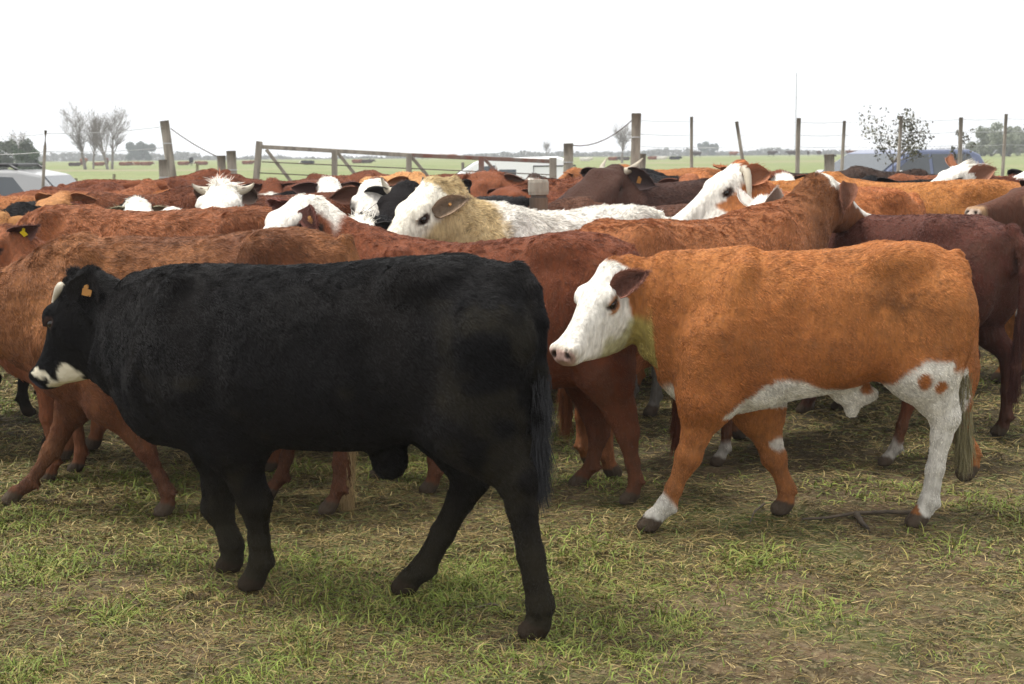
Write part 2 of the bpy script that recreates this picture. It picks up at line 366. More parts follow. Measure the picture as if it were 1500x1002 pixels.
    # legs
    for k, pts in LP.items():
        F.chain(pts[:3], k=.06, sy=.85); F.chain(pts[2:], k=.022, sy=.9)
        tx, ty, tzv = pts[-1][:3]; F.cap((tx - .016, ty, tzv + .040), (tx + .012, ty, max(tzv, .012)), .031, .041, .010)
        fx_, fy_, fz_ = pts[-3][:3]
        for q_ in (-.018, .018): F.ell((fx_ - .036, fy_ + q_, fz_ - .012), (.014, .011, .016), .008)
        F.ell((tx + .05, ty, max(tzv, .03) + .002), (.05, .004, .05), .006, sub=True)
        if k[0] == 'H':                     # hock point and tendon
            F.cap((pts[3][0] - .028, pts[3][1], pts[3][2] + .025), (pts[2][0] - .05, pts[2][1], pts[2][2] + .03), .026, .03, .03)
    # head
    F.loft(hp, HM, [(a_, b_, c_ * (1 + (headV - 1) * float(1 - sm(np.array(a_), .66, .98))), d_) for a_, b_, c_, d_ in HEAD], k=.035, n=2.5, egg=-.16, sc_=L)
    for sg in (1, -1):
        F.ell(H(.30, sg * .175, -.035), np.array((.085, .05, .055)) * L, .03, HM)
        F.ell(H(.22, sg * .16, -.30), np.array((.17, .05, .13)) * L, .04, HM)
        F.ell(H(.965, sg * .075, -.10), np.array((.055, .028, .032)) * L, .012, HM, sub=True)
        F.ell(H(.345, sg * .222, -.105), np.array((.055, .03, .035)) * L, .012, HM, sub=True)
        F.ell(H(.335, sg * .205, -.060), np.array((.075, .035, .026)) * L, .012, HM); F.ell(H(.35, sg * .200, -.150), np.array((.06, .03, .020)) * L, .012, HM)
        F.ell(H(.92, sg * .12, -.085), np.array((.05, .03, .04)) * L, .02, HM)
        F.cap(H(.74, sg * .15, -.235), H(1.0, sg * .10, -.205), .006, .006, .012, sub=True)
    F.ell(H(-.01, 0, -.03), np.array((.08, .11, .07)) * L, .04, HM)
    F.chain(tp, k=.02)
    if extra: extra(F, P)
    # shaggy relief
    Pn = None
    F.F = np.maximum(F.F, (-.004 - (F.lo[2] + F.h * np.arange(F.n[2])))[None, None, :]).astype(np.float32)
    V, Q = F.mesh(); V, Q = largest(V, Q); N = vnormals(V, Q)
    hl = (V - hp) @ HM / L; ishead = (hl[:, 0] > -.02) & (hl[:, 0] < 1.1) & (np.abs(hl[:, 1]) < .4) & (hl[:, 2] > -.62) & (hl[:, 2] < .2)
    toes = np.array([LP[k][-1][:3] for k in LP]); dt = np.min(np.linalg.norm(V[:, None, :] - toes[None], axis=2), axis=1)
    stretch = V * np.array((.7, 1, 1))
    amp = rough * np.where(ishead, .35, 1) * np.where(V[:, 2] < .45, .5, 1)
    V = V + N * (amp * (fbm(stretch, 13, seed, 2) * .8 + fbm(stretch, 4, seed + 5, 2) * 1.1))[:, None]
    neckz = (V[:, 0] > x1 - .25) & ~ishead
    V = V + N * (np.where(neckz, .004, 0) * vnoise(V * np.array((1, .3, .35)), 22, seed + 4))[:, None]
    # ---- colours
    def colour(V, N, hlv):
        tint = np.random.default_rng(seed + 500).uniform(.8, 1.2) if not fur > 60000 * F1_ else 1.0; c0, c1 = np.array(col[0]) * tint, np.array(col[1]) * tint
        n1 = fbm(V, 2.2, seed + 1, 3); n2 = fbm(V, 11, seed + 2, 2)
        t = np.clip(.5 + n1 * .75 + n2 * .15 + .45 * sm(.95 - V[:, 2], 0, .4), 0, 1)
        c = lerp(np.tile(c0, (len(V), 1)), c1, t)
        if darkneck: c = c * (1 - darkneck * sm(V[:, 0], x1 - .25, x1 + .05))[:, None]
        hd_ = (hlv[:, 0] > -.10) & (hlv[:, 0] < 1.1) & (np.abs(hlv[:, 1]) < .4) & (hlv[:, 2] > -.62 * headV / 1.12) & (hlv[:, 2] < .2)
        nb_ = fbm(V, 16, seed + 3, 2) * .05
        if white:
            wm = white(V, N, fbm(V, 7, seed + 9, 2)); c = lerp(c, WHITE * .86, np.clip(wm, 0, 1))
        if wlegs: c = lerp(c, WHITE * .6, (1 - sm(V[:, 2] + nb_ * 1.5, wlegs - .02, wlegs + .02)))
        if spots is not None:
            c = lerp(c, np.array(spots[0]), sm(fbm(V, spots[1], seed + 31, 2), spots[2], spots[2] + .06) * (~hd_))
        if mud:                              # dried mud on lower legs, hocks, hindquarters
            m = (1 - sm(V[:, 2] + n2 * .12, .10, .55)) * .9; m = np.maximum(m, (1 - sm(V[:, 0] + n1 * .1, x0 + .1, x0 + .4)) * .55 * sm(n2, -.2, .35) * (V[:, 2] < 1.15)); m = np.maximum(m, .6 * sm(n1 + n2 * .5, .35, .6) * (V[:, 2] < .85))
            c = lerp(c, DIRT * .5 + c * .35, np.clip(m, 0, 1) * mud)
        if face is not None:                 # (u0, slope, vmin): white where u + slope*v > u0
            u0, sl_, vm = face
            f = sm(hlv[:, 0] + sl_ * -hlv[:, 2] + nb_ * 1.2, u0, u0 + .03) * hd_ * sm(hlv[:, 2] + nb_, vm - .01, vm + .02)
            c = lerp(c, WHITE * (1.0), f)
            if eyering is not None:
                de = np.sqrt(((hlv[:, 0] - .345) / 1.15) ** 2 + (hlv[:, 2] + .11) ** 2); c = lerp(c, np.array(eyering[0]), (1 - sm(de + nb_ * .4, eyering[1] - .01, eyering[1] + .015)) * hd_ * (np.abs(hlv[:, 1]) > .1))
        if facefn: c = facefn(c, hlv, hd_, nb_, V)
        mz = np.array(muzzle) if muzzle is not None else np.array((.16, .09, .07))
        c = lerp(c, mz, sm(hlv[:, 0] + nb_ * .3, .945, .97) * hd_ * sm(hlv[:, 2], -.24, -.20))
        # nostril and eye socket skin
        dn = np.sqrt((hlv[:, 0] - .965) ** 2 + (np.abs(hlv[:, 1]) - .085) ** 2 + (hlv[:, 2] + .105) ** 2); c = lerp(c, mz * .12, (1 - sm(dn, .028, .045)) * hd_)
        de = np.sqrt(((hlv[:, 0] - .34) * .75) ** 2 + ((hlv[:, 2] + .105) * 1.2) ** 2); c = lerp(c, np.array((.05, .03, .025)), (1 - sm(de, .045, .06)) * hd_ * (np.abs(hlv[:, 1]) > .12))
        return c
    dk0 = max(col[0]) < .05; c = colour(V, N, (V - hp) @ HM / L)
    c = lerp(c, HOOF * (.45 if dk0 else 1), (1 - sm(np.min(np.linalg.norm((V[:, None, :] - toes[None]) * np.array((1, 1, 1.35)), axis=2), axis=1), .064, .072)))
    dk = max(col[0]) < .05; body = mesh_np('body', V, Q, M_BODYK if dk else M_BODY, root, cols=np.clip(c, 0, 1))
    # ---- eyes
    for sg in (1, -1):
        e = H(.345, sg * .182, -.105); us, vs_ = np.meshgrid(np.linspace(0, math.pi, 9), np.linspace(0, 2 * math.pi, 14, endpoint=False), indexing='ij')
        r = .043 * L; SV = np.stack([np.sin(us) * np.cos(vs_), np.sin(us) * np.sin(vs_), np.cos(us)], -1).reshape(-1, 3) * r + e
        SF = [(i * 14 + k, i * 14 + (k + 1) % 14, (i + 1) * 14 + (k + 1) % 14, (i + 1) * 14 + k) for i in range(8) for k in range(14)]
        mesh_np('eye', SV, SF, M_EYE, root)
    # ---- ears
    ec = np.array(earcol) if earcol is not None else np.array(col[1]) * .75
    EP = []
    for j, sg in enumerate((1, -1)):
        ev = (ears or {}).get(sg, (-.42, 1.0 * sg, .0 + earup))
        dr = HM @ np.array(ev); dr /= np.linalg.norm(dr); base = H(.05, sg * .175, -.05)
        fwd = HM @ np.array((earf[0], earf[1] * sg, earf[2])) - np.array((0, 0, .15)); wd = np.cross(dr, fwd); wd /= np.linalg.norm(wd); nn = np.cross(wd, dr) ; nn *= np.sign(nn @ fwd)
        LE = .37 * L * earS
        if earpx and sg in earpx:            # ear measured root to tip, opening towards the viewer's side
            bx_, by_, tx_, ty_, yy = earpx[sg]; base = P(bx_, by_, hp[1] + yy); tv = P(tx_, ty_, hp[1] + yy) - base; LE = float(np.linalg.norm(tv)) * 1.05; dr = tv / np.linalg.norm(tv); base = base - dr * .02; fwd = co - base; fwd = fwd / np.linalg.norm(fwd) + np.array((.35, 0, .1)); wd = np.cross(dr, fwd); wd /= np.linalg.norm(wd); nn = np.cross(wd, dr); nn *= np.sign(nn @ fwd)
        LE, WE = LE, LE * .365 * earW; ns, nt_ = 12, 9; rows = []
        for i in range(ns):
            a = i / (ns - 1); wv = WE * (math.sin(math.pi * min(1, .12 + a * .88) ** .72)) ** .75 if a < 1 else 0.004
            for jj in range(nt_):
                b = jj / (nt_ - 1) * 2 - 1
                rows.append(base + dr * (LE * a) + wd * (wv * b) + nn * (wv * .75 * b * b - .35 * wv + .04 * L * math.sin(a * 2.6)) - np.array((0, 0, 1)) * (.05 * L * a * a))
        rows = np.array(rows); bk = rows - nn * .007 * (1.3 - np.repeat(np.linspace(0, 1, ns), nt_))[:, None]
        EV = np.concatenate([rows, bk]); m = ns * nt_; EF = []
        for i in range(ns - 1):
            for jj in range(nt_ - 1):
                q = [i * nt_ + jj, i * nt_ + jj + 1, (i + 1) * nt_ + jj + 1, (i + 1) * nt_ + jj]; EF.append(q); EF.append([x + m for x in q[::-1]])
        for i in range(ns - 1):
            for jj in (0, nt_ - 1):
                q = [i * nt_ + jj, (i + 1) * nt_ + jj, (i + 1) * nt_ + jj + m, i * nt_ + jj + m]; EF.append(q if jj else q[::-1])
        for jj in range(nt_ - 1): EF.append([(ns - 1) * nt_ + jj, (ns - 1) * nt_ + jj + 1, (ns - 1) * nt_ + jj + 1 + m, (ns - 1) * nt_ + jj + m])
        cc = np.tile(ec, (2 * m, 1)); bb = np.abs(np.tile(np.linspace(-1, 1, nt_), ns)); cc[:m] = lerp(cc[:m] * .55 + .02, ec * 1.3 + .05, sm(bb, .6, 1)) if not (earcol is not None and max(earcol) < .03) else cc[:m]
        EO = mesh_np('ear', EV, np.array(EF), M_EAR, root, cols=cc)
        EP.append((EV, np.array(EF), cc, dr))
        if tagm and j == tagm[1]:
            tc = base + dr * LE * .45 + nn * .006; t = MB(); dn = np.array((0, 0, -1.0)); 
            t.box((0, 0, 0), (.028, .003, .038)); R_ = Matrix(np.stack([dr, nn, np.cross(dr, nn)], 1).tolist())
            t.v = [tuple(Vector(tc.tolist()) + R_ @ Vector(v) + Vector((dn * .022).tolist())) for v in t.v]
            t.tube([tc - nn * .004, tc + nn * .006], .008, 8); t.build('ear_tag', M_TAGY if tagm[0] == 'y' else M_TAG, root, bevel=.001)
    # ---- horns
    for j in range(abs(horns) if horns else 0):
        sg = (1, -1)[j]; hv = hornv or (.10, 1, .25, .55); pts = []; rad = []
        for i in range(9):
            a = i / 8; Lh = hv[3] * L
            pts.append(H(.02, sg * .15, -.03) + HM @ (np.array((hv[0] * a * a * 1.6, sg * (hv[1] * (a - .25 * a * a)), hv[2] * a * a)) * Lh)); rad.append(.043 * L * (1 - a ** 1.6) + .004)
        t = MB(); t.tube(pts, rad, 12); t.build('horn', M_HORN, root, smooth=True)
    # ---- coat of hair
    if fur:
        A = V[Q]; ar = .5 * np.linalg.norm(np.cross(A[:, 2] - A[:, 0], A[:, 3] - A[:, 1]), axis=1)
        fc = A.mean(1); fn = N[Q].mean(1)
        cw = co - fc; cw /= np.linalg.norm(cw, axis=1)[:, None]; vis = (fn * cw).sum(1)
        wgt = ar * np.where(vis > -.25, 1.0, .12)
        if cull is not None: wgt = wgt * np.where(fc[:, 2] < cull, .12, 1)
        hh = (fc - hp) @ HM / L; wgt = wgt * np.where((hh[:, 0] > .93) & (np.abs(hh[:, 1]) < .3) & (hh[:, 2] > -.3) & (hh[:, 2] < .1), 0.0, 1)
        de = np.sqrt((hh[:, 0] - .345) ** 2 + (hh[:, 2] + .105) ** 2); wgt = wgt * np.where((de < .062) & (np.abs(hh[:, 1]) > .12) & (np.abs(hh[:, 1]) < .3), 0, 1)
        wgt = wgt * np.where(np.min(np.linalg.norm(fc[:, None, :] - toes[None], axis=2), axis=1) < .085, 0, 1)
        headf = (hh[:, 0] > 0) & (hh[:, 0] < 1.1) & (np.abs(hh[:, 1]) < .3) & (hh[:, 2] > -.55) & (hh[:, 2] < .15); wgt = wgt * np.where(headf, 1.8, 1)
        r_ = np.random.default_rng(seed); fi = r_.choice(len(Q), fur, p=wgt / wgt.sum())
        a, b = r_.random(fur), r_.random(fur)
        def bil(X): q = X[Q[fi]]; return q[:, 0] * ((1 - a) * (1 - b))[:, None] + q[:, 1] * (a * (1 - b))[:, None] + q[:, 2] * (a * b)[:, None] + q[:, 3] * ((1 - a) * b)[:, None]
        p0 = bil(V); n0 = bil(N); n0 /= np.linalg.norm(n0, axis=1)[:, None]; c0 = bil(c)
        hv = (p0 - hp) @ HM / L; hf = sm(hv[:, 0], -.05, .12) * (np.abs(hv[:, 1]) < .35) * (hv[:, 2] > -.6) * (hv[:, 2] < .2)
        g = np.tile(np.array((-.75, 0, -.65)), (fur, 1)); g[:, 1] = 0
        g = g * (1 - hf)[:, None] + (-HM[:, 0])[None] * hf[:, None]
        low = 1 - sm(p0[:, 2], .35, .6); g = lerp(g, np.array((-.1, 0, -1.0)), low)
        fl = np.stack([fbm(p0, 6, seed + 40, 2), fbm(p0, 6, seed + 50, 2), fbm(p0, 6, seed + 60, 2)], 1) * .9 * curly + np.stack([vnoise(p0, 26, seed + 70), vnoise(p0, 26, seed + 80), vnoise(p0, 26, seed + 90)], 1) * .65 * curly
        g = g + fl * (1 - .6 * hf)[:, None] + r_.normal(0, .13, (fur, 3)); g -= n0 * (g * n0).sum(1)[:, None]; g /= np.linalg.norm(g, axis=1)[:, None] + 1e-6
        ln = furlen * (1 - .72 * hf * sm(hv[:, 0], .0, .25)) * (1 - .3 * low) * (.6 + .8 * r_.random(fur)) * (1 + .35 * fbm(p0, 5, seed + 95, 2)) * (1 + .55 * sm(n0[:, 2], .3, .9) * curly * (1 - hf)) / s
        lift = (.22 + .35 * r_.random(fur)) * (1 - .4 * hf)
        segs = 4; t = np.linspace(0, 1, segs)
        curl = np.stack([vnoise(p0, 40, seed + 7), vnoise(p0, 40, seed + 8), vnoise(p0, 40, seed + 9)], 1) * .5 * curly
        pts = p0[:, None, :] - n0[:, None, :] * .002 + ln[:, None, None] * (g[:, None, :] * t[None, :, None] + n0[:, None, :] * (lift[:, None] * (t - .5 * t * t)[None, :])[:, :, None] + curl[:, None, :] * (t * t)[None, :, None])
        rad = np.tile(np.array((1, .9, .65, .2)) * .0011 * (1 + max(0, (math.hypot(loc[0], loc[1]) - 5) * .13)), (fur, 1))
        cv = c0 * np.clip(1 + r_.normal(0, .24, fur) + .20 * vnoise(p0 * np.array((.5, 1, 1)), 34, seed + 99) + .12 * vnoise(p0, 9, seed + 98), .25, 2.2)[:, None]
        # tail switch and ear fringe
        tpn = np.array([q[:3] for q in tp[-4:]]); m = max(int(fur * .022), 60); ti = r_.random(m) * 2.6; i0 = ti.astype(int); f0 = ti - i0; tb = tpn[i0] * (1 - f0)[:, None] + tpn[i0 + 1] * f0[:, None]
        tb = tb + r_.normal(0, .011, (m, 3)); td = tpn[-1] - tpn[-2]; td = td / np.linalg.norm(td); tl = .08 + .10 * r_.random(m); sp = r_.normal(0, .10, (m, 3))
        tpts = tb[:, None, :] + tl[:, None, None] * (td[None, None, :] * t[None, :, None] + sp[:, None, :] * t[None, :, None])
        sc_ = np.array(switch) if switch is not None else np.array(col[1]) * .8
        tcol = np.tile(sc_, (m, 1)) * (1 + r_.normal(0, .2, m))[:, None]
        sets = [(pts, rad, cv), (tpts, np.tile(np.array((1.2, 1.1, .8, .2)) * .0011, (m, 1)), tcol)]
        for EV, EF, ecc, dr in EP:
            m = max(int(fur * .012), 40); f_ = EF[r_.integers(0, len(EF), m)]; aa, bb = r_.random(m)[:, None], r_.random(m)[:, None]
            q = EV[f_]; e0 = (q[:, 0] * (1 - aa) + q[:, 1] * aa) * (1 - bb) + (q[:, 3] * (1 - aa) + q[:, 2] * aa) * bb
            ed = dr[None] * .8 + r_.normal(0, .35, (m, 3)); el = .012 + .014 * r_.random(m)
            sets.append((e0[:, None, :] + el[:, None, None] * ed[:, None, :] * t[None, :, None], np.tile(np.array((1, .9, .6, .2)) * .0009, (m, 1)), ecc[f_[:, 0]] * (1 + r_.normal(0, .15, m))[:, None]))
        hairs('coat', np.concatenate([q[0] for q in sets]), np.concatenate([q[1] for q in sets]), np.concatenate([q[2] for q in sets]), M_COATK if dk else M_COAT, root)
    return root
def hairs(name, pts, rad, colr, mat, parent=None):
    n, k = pts.shape[:2]; hc = bpy.data.hair_curves.new(name); hc.add_curves([k] * n)
    hc.attributes['position'].data.foreach_set('vector', pts.astype(np.float32).ravel()) if 'position' in hc.attributes else hc.position_data.foreach_set('vector', pts.astype(np.float32).ravel())
    ra = hc.attributes.get('radius') or hc.attributes.new('radius', 'FLOAT', 'POINT'); ra.data.foreach_set('value', rad.astype(np.float32).ravel())
    ca = hc.attributes.new('Col', 'FLOAT_COLOR', 'CURVE'); c4 = np.ones((n, 4), np.float32); c4[:, :3] = np.clip(colr, 0, 1); ca.data.foreach_set('color', c4.ravel())
    hc.materials.append(mat); o = bpy.data.objects.new(name, hc); C.objects.link(o)
    if parent: o.parent = parent
    return o
# ------------------------------------------------------------------ the two cattle walking in front
def plane_loc(px, py, dist):
    p = at(px, py, dist); return (p[0], p[1], 0.0)
def trunk_A(P):
    T = [(784, 440, 500, .05), (778, 405, 560, .13), (750, 388, 600, .20), (700, 379, 630, .235), (640, 375, 645, .25), (560, 380, 668, .275), (480, 387, 668, .30), (410, 390, 664, .305), (350, 390, 662, .29),
         (300, 389, 660, .265), (260, 391, 645, .23), (225, 397, 620, .18), (200, 410, 590, .12)]
    r = []
    for x, t, b, wd in T:
        p, q = P(x, t), P(x, b); r.append(((p[0] + q[0]) / 2, p[2], q[2] + .03, wd * .95))
    return r
def legs_A(P):
    def j(x, y, o): p = P(x, y, o); return (p[0], p[2])
    return dict(FL=[j(310, 560, .13), j(340, 640, .13), j(362, 740, .13), j(371, 846, .03)], FR=[j(320, 560, -.13), j(318, 640, -.13), j(318, 745, -.13), j(338, 834, -.13)],
                HL=[j(715, 500, .14), j(700, 620, .14), j(758, 706, .14), j(785, 918, .14)], HR=[j(700, 520, -.14), j(660, 610, -.14), j(688, 705, -.14), j(597, 868, -.14)])
def tail_A(P):
    q = [(758, 400, .0, .04), (778, 425, .03, .030), (790, 470, .07, .027), (791, 540, .09, .022), (788, 610, .10, .026), (785, 650, .10, .026), (788, 690, .10, .010)]
    return [(*P(a, b, y), r) for a, b, y, r in q]
def extra_A(F, P):
    F.ell(P(570, 672), (.07, .05, .075), .05)
    F.ell(P(300, 620), (.14, .09, .12), .08); F.ell(P(188, 535), (.12, .085, .13), .12); F.ell(P(232, 600), (.11, .10, .12), .12)
def face_A(c, h, hd, nb, V):
    bot = np.interp(h[:, 0], [r[0] for r in HEAD], [r[2] for r in HEAD]); u = h[:, 0] + nb * 1.5
    w = sm(bot * 1.22 + .07 + nb * 1.6 - h[:, 2], 0, .02) * sm(u, .60, .63) * (1 - sm(h[:, 0], .92, .94))
    w = np.maximum(w, sm(u, .83, .85) * (1 - sm(h[:, 0], .89, .905)) * (h[:, 2] < -.09))
    w = w * sm(np.sqrt((h[:, 0] - .88) ** 2 + (h[:, 2] + .24) ** 2), .025, .04)
    w = np.maximum(w, (1 - sm(np.sqrt(((h[:, 0] - .22) * .8) ** 2 + ((h[:, 1] - .10) * .8) ** 2) + nb, .045, .06)) * (h[:, 2] > -.12))
    return lerp(c, WHITE * np.array((.75, .72, .62)), w * hd)
cow("big black animal with white muzzle and one short pale horn, walking in front", loc=plane_loc(470, 600, 5.14), yaw=180 - 23, s=1.0, h=.0125, fur=FUR * 150000 // 100, trunk=trunk_A, legs=legs_A, tail=tail_A, extra=extra_A,
    poll=(108, 413, -.02), nose=(50, 548), far=True, headL=.455, col=((.0045, .0045, .0052), (.0075, .0065, .006)), facefn=face_A, muzzle=(.05, .05, .07), horns=2, legy=dict(FL=(.15, .03)), hornv=(.6, .5, -.1, .15), headV=1.6, ears={1: (-.7, .05, -.5), -1: (-.35, -.9, -.2)}, earS=.85, earf=(-.3, .8, .5), earW=1.25, earpx={1: (125, 437, 133, 385, .10), -1: (112, 402, 103, 388, -.10)}, legr=1.15, neckh=.86, neck=(0, 0, -.05), tagm=('o', 0), mud=.4, earcol=(.024, .022, .022),
    cat='cattle', group=None, furlen=.016, curly=.45, rough=.004, name='cow', girth=1.0, switch=(.03, .03, .032))
def trunk_B(P):
    T = [(1418, 450, 480, .04), (1414, 405, 540, .12), (1400, 375, 545, .18), (1365, 357, 530, .215), (1330, 352, 522, .225), (1280, 358, 560, .25), (1250, 361, 574, .27), (1220, 366, 581, .285), (1160, 369, 592, .28), (1110, 369, 606, .25),
         (1060, 375, 618, .215), (1015, 381, 604, .17), (985, 388, 585, .12), (968, 400, 560, .07)]
    r = []
    for x, t, b, wd in T:
        p, q = P(x, t), P(x, b); r.append(((p[0] + q[0]) / 2, p[2], q[2] + .025, wd * .93))
    return r
def legs_B(P):
    def j(x, y, o): p = P(x, y, o); return (p[0], p[2])
    return dict(FL=[j(1045, 500, .13), j(1035, 585, .13), j(1008, 668, .13), j(954, 784, .13)], FR=[j(1080, 520, -.13), j(1112, 600, -.13), j(1135, 672, -.13), j(1148, 757, -.13)],
                HL=[j(1375, 450, .13), j(1352, 540, .13), j(1382, 615, .13), j(1345, 752, .13)], HR=[j(1385, 470, -.13), j(1385, 550, -.13), j(1404, 628, -.13), j(1420, 702, -.13)])
def tail_B(P):
    q = [(1400, 378, .0, .04), (1414, 420, .0, .024), (1414, 480, .0, .018), (1410, 545, .0, .018), (1412, 590, .0, .030), (1413, 625, .0, .026), (1412, 655, .0, .012)]
    return [(*P(a, b, y), r) for a, b, y, r in q]
def extra_B(F, P):
    F.ell(P(1252, 578), (.10, .05, .05), .06); F.ell(P(1247, 600), (.03, .025, .035), .04)
    F.ell(P(958, 512), (.05, .03, .04), .05)
def white_B(V, N, n):
    zb = np.interp(V[:, 0], [-.46, -.40, -.31, -.28, -.178, -.074, .045, .104, .20, .252, .33, .42, .5], [.74, .75, .70, .655, .625, .62, .63, .655, .665, .665, .60, .52, .45])
    belly = (1 - sm(V[:, 2] + n * .03, zb - .015, zb + .01)) * (V[:, 0] < .46) * (V[:, 0] > -.52) * (V[:, 2] > np.where(V[:, 0] > 0, .50, .40)) * ((np.abs(V[:, 1]) < .24) | (V[:, 0] < -.1))
    return belly
def face_B(c, h, hd, nb, V):                # green cud stain under the jaw, cream cheek
    s_ = sm(-h[:, 2] + nb * 2, .32, .42) * sm(h[:, 0], .12, .2) * (1 - sm(h[:, 0] + nb * 2, .62, .72)) * hd
    c = lerp(c, WHITE, hd * sm(h[:, 2] + nb, -.17, -.12) * sm(h[:, 0] + nb, -.03, .0) * (np.abs(h[:, 1]) < .2))
    c = lerp(c, np.array((.36, .33, .10)), s_ * .75)
    d_ = np.exp(-(((V[:, 0] + .27) / .14) ** 2 + ((V[:, 2] - 1.0) / .10) ** 2)) * (1 - hd); c = c * (1 - .55 * d_ * sm(fbm(V, 18, 77, 2), -.3, .3))[:, None]
    return lerp(c, np.array((.62, .52, .38)), sm(h[:, 0] + nb, .90, .95) * hd * .5)
def legw_B(V, N, n):
    b = white_B(V, N, n)
    hindn = (V[:, 0] < -.42) & (V[:, 1] > 0)
    b = np.maximum(b, hindn * sm(V[:, 0] + n * .03 + .15 * (V[:, 2] - .5), -.665, -.64) * (1 - sm(V[:, 2] + n * .04, .66, .70)))
    b = np.maximum(b, ((V[:, 0] > .2) & (V[:, 2] < .42)) * (1 - sm(V[:, 2] + n * .07 + .5 * (.75 - V[:, 0]), .14, .18)))
    b = np.maximum(b, ((V[:, 0] > -.1) & (V[:, 0] < .35) & (V[:, 1] < 0)) * (1 - sm(np.abs(V[:, 2] - .33) + n * .07, .015, .035)) * (N[:, 0] < .1) * .9)
    b = np.maximum(b, (V[:, 0] > .62) * (V[:, 2] > .50) * (np.abs(V[:, 1]) < .09) * (1 - sm(V[:, 2] + n * .03, .60, .64)) * (N[:, 2] < .1))
    sp = np.minimum(np.minimum(np.sqrt((V[:, 0] + .47) ** 2 + (V[:, 2] - .63) ** 2), np.sqrt((V[:, 0] + .39) ** 2 + ((V[:, 2] - .66) * .7) ** 2)), np.sqrt((V[:, 0] + .21) ** 2 + (V[:, 2] - .60) ** 2))
    return b * sm(sp + n * .012, .020, .030)
cow("orange brown animal with white face, white belly and spotted white hind leg, walking in front", loc=plane_loc(1195, 600, 6.18), yaw=180 + 1, s=1.0, h=.0125, fur=FUR * 150000 // 100, trunk=trunk_B, legs=legs_B, tail=tail_B, extra=extra_B,
    poll=(893, 392, 0), nose=(812, 512), headL=.475, earpx={1: (907, 424, 949, 391, .14), -1: (908, 392, 934, 366, -.09)}, earW=.9, headV=1.5, earS=1.1, col=((.44, .175, .052), (.33, .115, .032)), legr=1.0, face=(.13, -.45, -9), facefn=face_B, muzzle=(.50, .33, .28), white=legw_B, eyering=((.38, .17, .07), .08), mud=.45, cat='cattle', group=None,
    earcol=(.16, .05, .025), furlen=.014, curly=.5, rough=.004, neckw=.85, ears={1: (-.62, .85, .0), -1: (-.75, -.6, -.1)}, switch=(.22, .19, .10))
# ------------------------------------------------------------------ the herd behind them
ORG = ((.42, .165, .055), (.31, .11, .036)); BRN = ((.29, .105, .045), (.20, .065, .028)); RED = ((.205, .062, .025), (.13, .036, .015)); MAR = ((.105, .034, .022), (.065, .020, .014))
BLK = ((.006, .006, .007), (.011, .009, .009)); DRK = ((.05, .028, .02), (.03, .018, .014)); TAN = ((.50, .27, .11), (.40, .19, .07)); CRM = ((.66, .56, .40), (.50, .36, .17)); WHT = ((.78, .75, .70), (.70, .66, .58))
def tp_(rows):
    def f(P):
        r = []
        for x, t, b, wd in rows:
            p, q = P(x, t), P(x, b); r.append(((p[0] + q[0]) / 2, p[2], q[2], wd))
        return r
    return f
def lp_(**kw):
    def f(P):
        return {k: [(lambda p: (p[0], p[2]))(P(x, y, .13 if k[1] == 'L' else -.13)) for x, y in v] for k, v in kw.items()}
    return f
def patch_eye(side, colr, r0, c0=(.33, -.12)):
    def f(c, h, hd, nb, V):
        m = (1 - sm(np.sqrt(((h[:, 0] - c0[0]) / 1.4) ** 2 + (h[:, 2] - c0[1]) ** 2) + nb, r0 - .02, r0 + .01)) * hd * (h[:, 1] * side > .02); return lerp(c, np.array(colr), m)
    return f
def nape(x0, zdrop=.06):
    return lambda V, N, n: sm(V[:, 0] + n * .04, x0, x0 + .04) * sm(N[:, 2] + n * .3, .35, .6) * (V[:, 2] > .9)
F1 = FUR / 100
def fu(n): return int(n * 1000 * F1)
cow("light brown animal with shaggy back directly behind the big black one, rump at mid picture", loc=plane_loc(270, 600, 6.5), yaw=181, s=1.0, h=.0145, fur=fu(140),
    trunk=tp_([(525, 400, 470, .05), (520, 380, 530, .13), (505, 357, 560, .19), (470, 338, 580, .23), (430, 333, 590, .24), (370, 340, 600, .27), (300, 348, 612, .30), (240, 350, 612, .30), (190, 346, 605, .27), (140, 352, 600, .23), (95, 366, 590, .18), (55, 385, 560, .12), (40, 420, 500, .06)]),
    legs=lp_(FL=[(150, 500), (160, 590), (215, 660), (245, 758)], FR=[(130, 500), (110, 590), (75, 660), (22, 742)], HL=[(470, 460), (440, 560), (500, 625), (485, 748)], HR=[(450, 460), (420, 560), (430, 630), (395, 722)]),
    tail=lambda P: [(*P(a, b, .02), r) for a, b, r in [(505, 355, .04), (522, 390, .028), (526, 460, .022), (518, 560, .02), (508, 640, .03), (505, 690, .036), (508, 735, .02)]],
    poll=(-70, 425, 0), nose=(-150, 540), col=((.31, .13, .048), (.10, .032, .015)), mud=.35, switch=(.36, .25, .12), furlen=.017, curly=.7, rough=.005, legr=.78)
